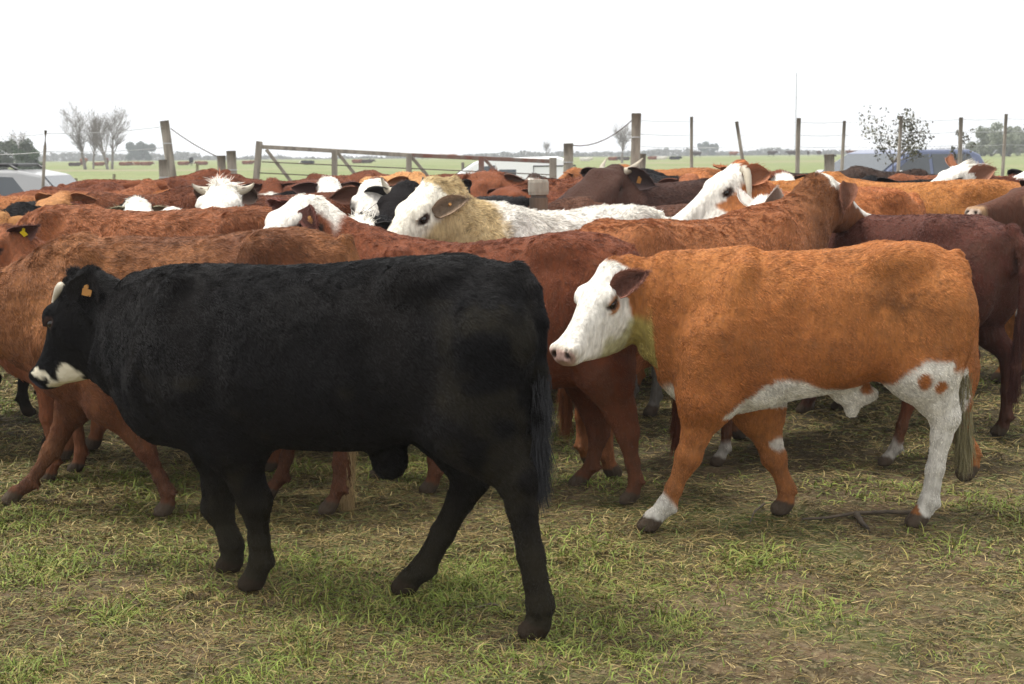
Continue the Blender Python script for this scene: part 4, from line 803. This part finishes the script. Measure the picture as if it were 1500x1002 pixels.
wpost(241, 177, 253, 266, 13.5, 22, "thick tall post leaning left behind the herd")
wpost(238, 234, 240, 268, 13, 21.3, "short stump post against the leaning post")
wpost(324, 228, 326, 264, 12.5, 21.2, "darker left stump of the twin posts by the gate"); wpost(338.5, 221, 341, 266, 14, 21.0, "taller round right stump of the twin posts by the gate")
wpost(833, 210, 832, 256, 14, 22, "round post holding the low end of the gate"); wpost(932, 166, 930, 246, 14, 21, "tallest thick upright post in the middle", square=False)
wpost(939, 225, 938, 244, 15, 21.8, "short stub tucked against the tallest post")
wpost(1013, 171, 1013, 222, 4.6, 23, "thin stake next right of the tallest post"); wpost(1079, 178, 1088, 236, 5, 22.5, "thin stake leaning left above the horned white face")
wpost(1170, 173, 1168, 252, 6.5, 22, "square sawn stake under the far mast"); wpost(1237, 177, 1233, 252, 5, 22.5, "thin stake just left of the blue car")
wpost(1320, 170, 1317, 226, 5, 22, "stake wrapped in the leafy sapling"); wpost(1408, 172, 1406, 232, 6, 22, "stake with the small sapling at the car's rear"); wpost(1474, 167, 1471, 216, 5, 22.5, "last stake at the right edge")
wpost(1215, 226, 1215, 248, 15, 20, "short thick stub behind the turned raised head")
wpost(791, 263, 791, 316, 29, 10.0, "stout notched post standing among the cattle", None, groove=287)
for px, y, lb in ((110, 261, "small pale stake in the field behind the red back"), (289, 240, "small stake in the field between leaning and twin posts"), (167, 255, "tiny stake in the field under the bare trees"), (700 - 22, 238, "tiny stake in the field left of the white van")):
    wpost(px, y, px, y + 16, 4.5 if px != 110 else 8, 28, lb, 'small stakes in the field', 'field_stake')
def wire(pts, r, label, name='wire', sag=.0, cat='wire', grp='wires of the pen fence', mat=None):
    P_ = []
    for (a, b) in zip(pts[:-1], pts[1:]):
        A, B = Vector(at(*a).tolist()), Vector(at(*b).tolist())
        for i in range(7): t = i / 7; P_.append(A.lerp(B, t) - Vector((0, 0, sag * 4 * t * (1 - t))))
    P_.append(Vector(at(*pts[-1]).tolist())); mb = MB(); mb.tube(P_, r, 5); o = mb.build(name, mat or M_WIRE); tag(o, label, cat, grp); return o
for y0, y1, y2, lb in ((176, 179, 174, "top"), (196, 198, 192, "middle"), (214, 215, 212, "lowest")):
    wire([(932, y0, 21), (1013, y0 + 2, 23), (1083, y1, 22.5), (1169, y1, 22), (1236, y1, 22.5), (1320, y1 - 2, 22), (1407, y2 + 1, 22), (1473, y2, 22.5), (1560, y2 - 1, 22.5)], .0035, f"{lb} wire strung along the stakes at the right", sag=.012)
for y0, y1, lb in ((196, 185, "upper"), (222, 216, "lower")):
    wire([(-40, y0 + 2, 20), (66, y0, 20), (243, y1, 22)], .0045, f"{lb} wire from the thin stake to the leaning post", sag=.03)
wire([(250, 188, 22), (322, 231, 21.2)], .008, "stay cable from the leaning post down to the twin stumps", 'stay_cable', .03, 'cable', None, M_STEEL); wire([(838, 213, 22), (926, 176, 21)], .008, "stay cable rising to the tallest post", 'stay_cable', .12, 'cable', None, M_STEEL)
g = empty('gate', tuple(at(380, 262, 22))); tag(g, "long sagging wooden gate with diagonal braces behind the herd", 'gate')
def gbar(name, a, b, wd, dp, mat, rr=None):
    A, B = Vector(at(*a).tolist()), Vector(at(*b).tolist()); m = MB(); dv = B - A; L_ = dv.length; M3 = dv.to_track_quat('X', 'Z').to_matrix()
    m.box((A + B) / 2, (L_, dp, wd), M3); m.v = [tuple(Vector(v) - g.location) for v in m.v]; return m.build(name, mat, g, bevel=.006)
gbar('top_rail', (383, 215, 22), (600, 227.2, 22.0), .062, .05, M_WOOD); gbar('top_rail', (600.4, 227.2, 22.0), (807, 236.5, 22.1), .062, .05, M_WOOD2)
for px, yt, mt, wd in ((378, 207, M_WOOD, .095), (490, 219, M_WOOD, .085), (599, 225, M_WOOD, .085), (705, 229, M_WOOD2, .085), (810, 231, M_WOOD, .11)):
    a = (px + (2 if px < 400 else 0), yt, 21.92); b = (px - (5 if px < 400 else 0), 290, 21.92); gbar('stile', a, b, wd, .06, mt)
for a, b in (((390, 219, 21.95), (436, 278, 21.95)), ((494, 223, 21.95), (540, 280, 21.95)), ((603, 230, 21.95), (649, 284, 21.95)), ((710, 233, 21.95), (756, 286, 21.95))): gbar('brace', a, b, .05, .04, M_WOOD if a[0] < 700 else M_WOOD2)
gbar('rod', (383, 237, 21.9), (806, 256, 21.9), .016, .016, M_STEEL); gbar('rod', (376, 253, 21.9), (806, 274, 21.9), .016, .016, M_STEEL)
# ================================================================== vehicles
M_GLASS = pmat("car_glass", (.05, .06, .07), .04, spec=.8); M_TYRE = pmat("tyre", (.02, .02, .02), .8); M_RIM = pmat("rim", (.45, .45, .46), .3, .8); M_TRIM = pmat("black_trim", (.02, .02, .022), .45); M_LAMP = pmat("lamp_glass", (.7, .7, .7), .1, spec=.8); M_RLAMP = pmat("rear_lamp", (.35, .02, .02), .15)
def vehicle(name, label, cat, loc, yaw, paint, low, cabin, W, windows, wheels, Wt=None, rails=False, mirror=None, screen=None, rear=None, extra=None):
    """low / cabin: (x, z) outlines, +x is the front; cabin tapers inward to Wt."""
    root = empty(name, loc, math.radians(yaw)); tag(root, label, cat); Wt = Wt or W - .28
    def ext(poly, w0, w1, z0, z1):
        m = MB(); n = len(poly); V = []
        for sg in (-1, 1):
            for x, z in poly: t = max(0, min(1, (z - z0) / (z1 - z0))); V.append((x, sg * (w0 + (w1 - w0) * t) / 2, z))
        F_ = [tuple(range(n))[::-1], tuple(range(n, 2 * n))] + [(i, (i + 1) % n, (i + 1) % n + n, i + n) for i in range(n)]
        m.add(V, F_); return m
    bz = min(z for x, z in cabin); tz_ = max(z for x, z in cabin)
    ext(low, W, W, 0, 1).build('body', paint, root, bevel=.035); ext(cabin, W - .06, Wt, bz, tz_).build('cabin', paint, root, bevel=.04)
    def side(z): return (W - .06 + (Wt - W + .06) * (z - bz) / (tz_ - bz)) / 2 + .004
    for poly in windows:
        for sg in (-1, 1):
            m = MB(); V = [(x, sg * side(z), z) for x, z in poly] + [(x, sg * (side(z) - .03), z) for x, z in poly]; n = len(poly)
            m.add(V, [tuple(range(n)), tuple(range(n, 2 * n))[::-1]] + [(i, (i + 1) % n, (i + 1) % n + n, i + n) for i in range(n)]); m.build('window', M_GLASS, root)
    for scn, off in ((screen, .006), (rear, -.006)):
        if scn:
            (xa, za), (xb, zb) = scn; m = MB(); dx = off; V = [(xa + dx, -side(za) + .10, za + .004), (xa + dx, side(za) - .10, za + .004), (xb + dx, side(zb) - .09, zb + .004), (xb + dx, -side(zb) + .09, zb + .004)]
            V += [(x - dx * 4, y, z - .01) for x, y, z in V]; m.add(V, [(0, 1, 2, 3), (7, 6, 5, 4), (0, 4, 5, 1), (1, 5, 6, 2), (2, 6, 7, 3), (3, 7, 4, 0)]); m.build('windscreen' if off > 0 else 'rear_window', M_GLASS, root)
    for wx in wheels:
        for sg in (-1, 1):
            m = MB(); m.tube([(wx, sg * (W / 2 - .2), .32), (wx, sg * (W / 2 + .01), .32)], [.32, .32], 24); tr_ = m.build('wheel', M_TYRE, root, bevel=.02); m = MB(); m.tube([(wx, sg * (W / 2), .32), (wx, sg * (W / 2 + .022), .32)], [.20, .18], 20); m.build('rim', M_RIM, tr_)
    fx_, rx = max(x for x, z in low), min(x for x, z in low)
    for sg in (-1, 1):
        m = MB(); m.box((fx_ - .06, sg * (W / 2 - .26), .70), (.14, .34, .14)); m.build('headlight', M_LAMP, root, bevel=.03); m = MB(); m.box((rx + .05, sg * (W / 2 - .13), .85), (.12, .2, .3)); m.build('tail_light', M_RLAMP, root, bevel=.03)
        if mirror: m = MB(); m.box((mirror[0], sg * (W / 2 + .09), mirror[1]), (.12, .2, .14)); m.build('wing_mirror', M_LAMP if name == 'parked_car' and paint is M_BLUE else paint, root, bevel=.04)
        if rails: m = MB(); m.tube([(rails[0], sg * (Wt / 2 - .06), tz_), (rails[0] - .12, sg * (Wt / 2 - .06), tz_ + .07), (rails[1] + .12, sg * (Wt / 2 - .06), tz_ + .07), (rails[1], sg * (Wt / 2 - .06), tz_)], .022, 8); m.build('roof_rail', M_TRIM, root, True)
        m = MB(); m.box(((fx_ + rx) / 2, sg * (W / 2 + .004), .62), ((fx_ - rx) * .5, .012, .05)); m.build('door_trim', M_TRIM, root)
    if extra: extra(root, side)
    return root
M_SILVER = pmat("silver_paint", (.34, .34, .34), .3, .25, coat=.5); M_WHITEP = pmat("white_paint", (.80, .80, .80), .35, coat=.4); M_BLUE = pmat("blue_paint", (.10, .125, .22), .3, .15, coat=.5)
p = at(66, 240, 21.5)
vehicle('parked_car', "silver estate car with roof rails and dark windows, parked at the left edge", 'car', (p[0] - 1.62, 21.5, gz(0, 21)), 182, M_SILVER, [(-2.2, .3), (2.1, .3), (2.15, .7), (2.0, .86), (1.1, 1.0), (-2.1, 1.0), (-2.2, .8)],
        [(1.15, .98), (.55, 1.40), (.1, 1.48), (-1.4, 1.47), (-1.75, 1.40), (-2.12, .98)], 1.78, [[(.95, 1.04), (.48, 1.36), (.12, 1.40), (.12, 1.04)], [(.04, 1.04), (.04, 1.40), (-.75, 1.40), (-.75, 1.04)], [(-.83, 1.04), (-.83, 1.40), (-1.35, 1.37), (-1.62, 1.04)]], (1.35, -1.3), rails=(.2, -1.4), mirror=(.85, 1.08), screen=((1.10, 1.02), (.58, 1.38)), rear=((-2.10, 1.02), (-1.78, 1.38)),
        extra=lambda r, s_: (lambda m: (m.box((-.6, 0, 1.545), (1.5, 1.0, .05)), m.build('roof_rack', M_TRIM, r, bevel=.02)))(MB()))
p = at(700, 234, 28)
def van_x(r, s_):
    m = MB(); V = [(-.75, 1.08), (-.75, 1.42), (-1.55, 1.42), (-1.55, 1.08)]
    for sg in (-1, 1): m.tube([(x, sg * (s_(z) + .004), z) for x, z in V + V[:1]], .014, 6)
    m.build('panel_seal', M_TRIM, r, True)
vehicle('parked_van', "small white van with dark side window, parked behind the gate", 'van', (p[0] + .35, 28, gz(0, 28)), 178, M_WHITEP, [(-2.0, .3), (2.0, .3), (2.05, .65), (1.85, .9), (1.0, 1.10), (-1.95, 1.10), (-2.0, .8)],
        [(1.02, 1.08), (.38, 1.50), (.15, 1.57), (-1.2, 1.60), (-1.35, 1.55), (-1.5, 1.08)], 1.7, [[(.62, 1.12), (.22, 1.42), (-.02, 1.44), (-.02, 1.12)], [(-.1, 1.14), (-.1, 1.36), (-.42, 1.36), (-.42, 1.14)]], (1.3, -1.3), mirror=(.75, 1.15), screen=((1.0, 1.11), (.42, 1.48)), Wt=1.5, extra=van_x)
p = at(1330, 222, 25)
vehicle('parked_car', "blue car with large pale windscreen, parked behind the fence at the right", 'car', (p[0] - .20, 25, gz(0, 25) + .03), 180 + 30, M_BLUE, [(-1.5, .3), (2.1, .3), (2.2, .7), (2.05, .9), (1.25, 1.14), (-1.45, 1.16), (-1.55, .9)],
        [(1.28, 1.12), (.45, 1.58), (.2, 1.635), (-1.0, 1.63), (-1.25, 1.55), (-1.5, 1.14)], 1.75, [[(.98, 1.18), (.38, 1.53), (.02, 1.56), (.02, 1.18)], [(-.06, 1.18), (-.06, 1.56), (-.98, 1.55), (-1.22, 1.18)]], (1.35, -.95), mirror=(.85, 1.22), screen=((1.24, 1.16), (.50, 1.565)), rear=((-1.47, 1.2), (-1.24, 1.5)))
# ================================================================== trees
M_BARK = pmat("grey_bark", (.26, .23, .20), .95, noise=(8, (.10, .085, .07), .8)); M_LEAF = pmat("leaf", rough=.7, attr='Col')
def branch_tree(name, label, base, Ht, spread, seed, levels=4, r0=None, lean=(0, 0), mat=None, grp=None, twigs=3, first=.3):
    R_ = random.Random(seed); r0 = r0 or Ht * .028; root = empty(name, tuple(base)); tag(root, label, 'tree', grp); mt, mc = MB(), MB(); tips = []
    def grow(p, d, L_, r, lv, m):
        pts = [p]; rad = [r]; q = p; ns = 4
        for i in range(ns): d = (d + Vector((R_.gauss(0, .12), R_.gauss(0, .12), R_.gauss(.04, .06))) * (.35 if lv == levels else 1)).normalized(); q = q + d * L_ / ns; pts.append(q); rad.append(r * (1 - .45 * (i + 1) / ns))
        m.tube(pts, [max(q_, .0075) for q_ in rad], 5 if lv > 3 else 3, cap=False)
        if lv == 0: return
        for k in range({levels: 9, levels - 1: 6}.get(lv, 5) if lv > 1 else twigs):
            i = R_.choice((1, 2, 3, 4)) if lv < levels else R_.choice((2, 3, 4, 4)); a = R_.uniform(0, 6.28); sp = R_.uniform(.45, 1.0) * spread; nd = (d + Vector((math.cos(a) * sp, math.sin(a) * sp, R_.uniform(-.1, .3)))).normalized()
            grow(pts[i], nd, L_ * R_.uniform(.50, .74), rad[i] * R_.uniform(.4, .6), lv - 1, mc)
    grow(Vector((0, 0, 0)), Vector((lean[0], lean[1], 1)).normalized(), Ht * .46, r0, levels, mt)
    mt.build('trunk', mat or M_BARK, root, True); mc.build('crown', mat or M_BARK, root, True); return root, tips
def gb(px, d): q = at(px, 230, d); return (q[0], d, gz(q[0], d) - .1)
branch_tree('bare_tree', "leafless tree furthest left of the bare group, broad grey crown", gb(124, 150), 6.4, .95, 5, 4, lean=(-.03, 0), grp='bare trees in the field', twigs=4, r0=.20)
branch_tree('bare_tree', "slim leafless tree second from left in the bare group", gb(136, 152), 6.0, .5, 8, 4, grp='bare trees in the field', r0=.12, twigs=4)
branch_tree('bare_tree', "leafless tree leaning left, third in the bare group", gb(157, 148), 6.0, .5, 17, 4, lean=(-.12, 0), grp='bare trees in the field', r0=.18, twigs=3)
branch_tree('bare_tree', "leafless tree furthest right of the bare group, tall round crown", gb(163, 150), 6.7, .95, 21, 4, lean=(.05, 0), grp='bare trees in the field', twigs=4, r0=.17)
branch_tree('bare_tree', "lone leafless tree seen past the tallest post", gb(911, 165), 4.6, .95, 31, 4, grp=None, twigs=4, first=.22, r0=.16)
branch_tree('bare_tree', "faint leafless tree on the skyline above the white van", gb(801, 330), 4.2, 1.0, 36, 4, twigs=4, first=.2)
def leafy(name, label, base, Wd, Ht, seed, n, leaf, cols, grp=None, trunk=.25, fl=0, cat='tree', gaps=.35, depth=1.0):
    r = np.random.default_rng(seed); root = empty(name, tuple(base)); tag(root, label, cat, grp); m = MB(); m.tube([(0, 0, 0), (.02 * Wd, 0, Ht * .3), (0, 0, Ht * .7)], [Wd * (.04 if Wd > 3 else .012), Wd * (.03 if Wd > 3 else .010), Wd * .006], 8)
    k = 16; cl = np.stack([r.uniform(-.42, .42, k) * Wd, r.uniform(-.42, .42, k) * Wd * depth, (trunk + (1 - trunk) * r.uniform(.12, .86, k)) * Ht], 1); cr = r.uniform(.14, .26, k) * min(Wd, Ht * 1.2); cr = cr * (1 - .4 * (np.abs(cl[:, 0]) / Wd * 2))
    for c in cl[:9]: m.tube([(0, 0, Ht * trunk), (c[0] * .5, c[1] * .5, (Ht * trunk + c[2]) * .5), tuple(c)], [Wd * .008, Wd * .006, Wd * .003], 5)
    m.build('trunk', M_BARK, root, True)
    j = r.integers(0, k, n); dv = r.normal(0, 1, (n, 3)); dv /= np.linalg.norm(dv, axis=1)[:, None]; rad = cr[j] * r.random(n) ** .45; c = cl[j] + dv * rad[:, None]
    keep = (fbm(c, 2.2 / Wd * 3, seed, 2) > -gaps) & (c[:, 2] > fl); c = c[keep]; n = len(c); j = j[keep]
    a = r.normal(0, 1, (n, 3)); a /= np.linalg.norm(a, axis=1)[:, None]; b = np.cross(a, r.normal(0, 1, (n, 3))); b /= np.linalg.norm(b, axis=1)[:, None]; s_ = leaf * r.uniform(.6, 1.4, n)[:, None]
    V = np.stack([c - a * s_, c + b * s_ * .45, c + a * s_, c - b * s_ * .45], 1).reshape(-1, 3); Q = np.arange(n * 4).reshape(-1, 4)
    cc = lerp(np.tile(np.array(cols[0]), (n, 1)), np.array(cols[1]), np.clip(r.random(n) * .6 + .4 * (j % 3) / 2, 0, 1)); mesh_np('crown', V, Q, M_LEAF, root, smooth=False, cols=np.repeat(cc, 4, axis=0)); return root
leafy('evergreen_tree', "rounded bluish tree right of the bare group on the skyline", gb(201, 420), 9.5, 5.6, 41, 9000, .28, ((.03, .06, .03), (.05, .09, .04)), trunk=.0, gaps=1)
leafy('bushy_tree', "dense green tree behind the silver car, at the left edge", gb(40, 125), 2.6, 3.0, 43, 5000, .11, ((.04, .07, .03), (.08, .12, .05)), trunk=.1, gaps=.5)
leafy('bushy_tree', "broad grey green tree at the left edge", gb(8, 128), 4.4, 3.1, 44, 7000, .12, ((.06, .08, .05), (.12, .14, .09)), trunk=.05, gaps=.4)
branch_tree('bare_tree', "thin leafless crown above the green trees at the left edge", gb(24, 131), 3.6, .9, 45, 4, twigs=4)
leafy('skyline_tree', "low bluish hump of trees between the thin stakes", gb(1036, 520), 9.0, 4.6, 47, 6000, .35, ((.04, .07, .05), (.06, .10, .06)), trunk=0, gaps=1)
for px, d, wd, ht, sd, lb in ((1452, 210, 5.5, 4.3, 51, "hazy pale tree left of the last stake"), (1478, 205, 6, 4.8, 52, "hazy pale tree behind the last stake"), (1508, 215, 7, 5.0, 53, "hazy pale tree cut by the right edge"), (1430, 230, 4, 2.6, 54, "low hazy bush right of the small sapling")):
    leafy('hazy_tree', lb, gb(px, d), wd, ht, sd, 5000, .2, ((.15, .17, .11), (.22, .24, .16)), 'hazy trees at the right', trunk=.02, gaps=.6)
leafy('sapling', "spindly sapling with sparse dark leaves above the blue car", gb(1308, 23.5), 1.35, 2.42, 61, 2600, .028, ((.05, .045, .03), (.10, .10, .045)), trunk=.64, gaps=.02, depth=.6)
leafy('sapling', "small sapling of dark leaves twined on the stake behind the blue car", gb(1409, 23.2), .40, 2.2, 62, 380, .028, ((.05, .045, .03), (.09, .09, .04)), trunk=.6, gaps=.1)
m = MB(); q = gb(1165, 330)
for dx, dy in ((-.18, 0), (.18, 0), (0, .2)): m.tube([(dx, dy, 0), (dx * .5, dy * .5, 19)], .035, 5)
for i in range(38): z = i * .5; t = 1 - z / 38; m.tube([(-.18 * t, 0, z), (.18 * t, 0, z + .25)], .018, 4); m.tube([(.18 * t, 0, z + .25), (-.18 * t, 0, z + .5)], .018, 4)
o = m.build('radio_mast', pmat("galvanised", (.35, .35, .36), .5, .5)); o.location = q; tag(o, "thin lattice mast on the skyline above the sawn stake", 'mast')
# far low woods along the skyline: one uncountable mass
r = np.random.default_rng(77); n = 26000; x = r.uniform(-330, 330, n); hgt = np.clip(2.0 + 2.2 * fbm(np.stack([x, x * 0, x * 0], -1), .03, 5, 4) + 1.0 * fbm(np.stack([x, x * 0, x * 0], -1), .2, 6, 2), .3, 6)
c = np.stack([x, 560 + r.uniform(-15, 15, n), .2 + hgt * r.random(n)], 1); a = r.normal(0, 1, (n, 3)); b = r.normal(0, 1, (n, 3)); V = np.stack([c - a * .5, c + b * .3, c + a * .5, c - b * .3], 1).reshape(-1, 3)
tag(mesh_np('distant_woods', V, np.arange(n * 4).reshape(-1, 4), M_LEAF, smooth=False, cols=np.tile(np.array((.09, .09, .07)), (n * 4, 1))), kind='stuff')
M_STICK = pmat('dead_wood', (.12, .09, .06), .9, noise=(20, (.05, .04, .03), .8))
# sticks lying on the trodden ground
def stick(pts, r0, label):
    P_ = []
    for px, py in pts: ry = ray(px, py); t = (0.02 - CAM_Z) / ry[2]; P_.append(Vector((CAMP + ry * t).tolist()))
    for i in range(len(P_)): P_[i].z = float(relief(np.array([P_[i].x]), np.array([P_[i].y]))[0]) + .018
    m = MB(); m.tube(P_, [r0 * (1 - .6 * i / (len(P_) - 1)) for i in range(len(P_))], 7, .12); tag(m.build('stick', M_STICK, None, True), label, 'stick', 'sticks on the ground')
stick([(1345, 748), (1300, 746), (1255, 748), (1210, 753), (1175, 758)], .011, "long grey stick lying by the white hind foot"); stick([(1255, 750), (1262, 762), (1272, 772)], .016, "short stub of wood beside the long stick")
stick([(680, 877), (720, 879), (770, 875)], .007, "pale stick between the black animal's hind feet"); stick([(1120, 735), (1105, 745), (1098, 762)], .006, "thin curved twig behind the raised foot")
# ================================================================== far cattle and haze
def copy_tree(o, parent=None):
    c = o.copy(); C.objects.link(c)
    if parent: c.parent = parent
    for ch in o.children: copy_tree(ch, c)
    return c
protos = {}
def far_cow(px, d, kind, colr, label, yaw):
    key = (kind, colr)
    if key not in protos:
        cc = dict(d=DRK, r=RED, b=BRN, k=BLK, w=WHT)[colr]
        if kind == 'lie': kw = dict(legs=lambda P: dict(FL=[(.5, .8), (.46, .72), (.62, .62), (.42, .55)], FR=[(.5, .8), (.46, .72), (.60, .62), (.4, .55)], HL=[(-.5, .85), (-.3, .72), (-.6, .60), (-.35, .55)], HR=[(-.5, .85), (-.3, .72), (-.6, .6), (-.35, .55)]), headyaw=20)
        else: kw = dict(pose='WALK')
        o = cow(label, loc=(0, d, 0), yaw=0, s=.8, h=.045, fur=0, col=cc, mud=0, group='cattle scattered over the far field', face=(.0, 0, -.2) if colr in 'rbk' else None, tail=(lambda P: [(-.80, 0, 1.17, .05), (-.88, 0, 1.0, .05), (-.88, 0, .78, .04)]), **kw)
        if kind == 'graze':                 # head lowered to the grass: its own body
            pass
        protos[key] = o
    else: o = copy_tree(protos[key]); o['label'] = label
    q = at(px, 230, d); o.location = (q[0], d, float(gz(q[0], d)) - (.52 if kind == 'lie' else 0)); o.rotation_euler = (0, 0, math.radians(yaw)); return o
FAR = [(623, 270, 'std', 'k', "black cow far off above the red back, left of the van", 0), (649, 265, 'std', 'b', "brown cow far off, left one of the two before the van", 170), (661, 268, 'std', 'b', "brown cow far off, right one of the two before the van", 10),
 (1021, 240, 'std', 'd', "greyish far cow just right of the first thin stake", 185), (1074, 255, 'std', 'b', "far cow beside the foot of the leaning stake", 0), (1130, 245, 'std', 'd', "dark far cow midway between leaning and sawn stakes", 0), (1160, 240, 'std', 'd', "dark far cow touching the sawn stake", 180),
 (1184, 260, 'std', 'd', "narrow dark far cow right of the sawn stake, end on", 80), (1200, 250, 'std', 'd', "dark far cow above the short thick stub", 100), (1247, 235, 'std', 'r', "reddish far cow right of the stake near the blue car", 178), (1257, 232, 'std', 'd', "dark far cow behind the reddish one near the blue car", 5),
 (1277, 215, 'lie', 'd', "dark cow lying far off above the windscreen's foot", 0), (1436, 215, 'std', 'd', "dark far cow right of the small sapling", 90), (362, 185, 'lie', 'r', "red cow lying far off left of the gate", 0), (452, 180, 'lie', 'k', "black cow lying far off inside the gate's first bay", 180),
 (523, 190, 'lie', 'r', "red cow lying far off in the gate's second bay", 0), (537, 190, 'lie', 'd', "dark cow lying beside the red one in the gate's second bay", 0), (280, 175, 'std', 'k', "black cow far off standing right of the leaning post", 95), (268, 182, 'lie', 'r', "red cow lying far off next to the standing black one", 0),
 (296, 182, 'lie', 'r', "red cow lying far off left of the twin stumps", 180), (108, 180, 'lie', 'd', "dark cow lying under the leftmost bare tree", 0), (122, 178, 'std', 'b', "brown cow standing at the leftmost bare trunk", 80), (143, 182, 'lie', 'r', "red cow lying among the bare trunks", 0), (156, 176, 'std', 'r', "red cow standing behind the leaning bare trunk", 100),
 (182, 182, 'lie', 'r', "red cow lying just right of the bare trees", 0), (198, 184, 'lie', 'b', "brown cow lying below the bluish tree", 180), (213, 182, 'lie', 'r', "red cow lying under the bluish tree's right side", 0), (857, 190, 'lie', 'w', "pale cow lying right of the gate post", 0), (898, 195, 'lie', 'r', "red cow lying left of the tallest post", 0), (915, 195, 'lie', 'd', "dark cow lying at the tallest post", 180),
 (956, 200, 'lie', 'r', "red cow lying right of the tallest post", 0), (968, 200, 'lie', 'w', "white cow lying right of the red one past the tallest post", 0), (988, 195, 'lie', 'k', "black cow lying before the first thin stake", 0), (33, 160, 'lie', 'b', "brown cow lying above the silver car", 0), (1214, 205, 'lie', 'd', "dark cow lying right of the short stub", 0)]
for f in FAR: far_cow(*f)
# ---- the hazy air
m = MB(); m.box((0, 300, 17.5), (1600, 1240, 43)); hz = m.build('haze')
hm = bpy.data.materials.new('pale_haze'); hm.use_nodes = True; n = hm.node_tree; n.nodes.clear(); ov = n.nodes.new('ShaderNodeOutputMaterial'); pv = n.nodes.new('ShaderNodeVolumePrincipled')
pv.inputs['Color'].default_value = (.93, .96, 1, 1); pv.inputs['Density'].default_value = .0009; pv.inputs['Anisotropy'].default_value = .2; n.links.new(pv.outputs[0], ov.inputs['Volume']); hz.data.materials.append(hm); tag(hz, kind='stuff')
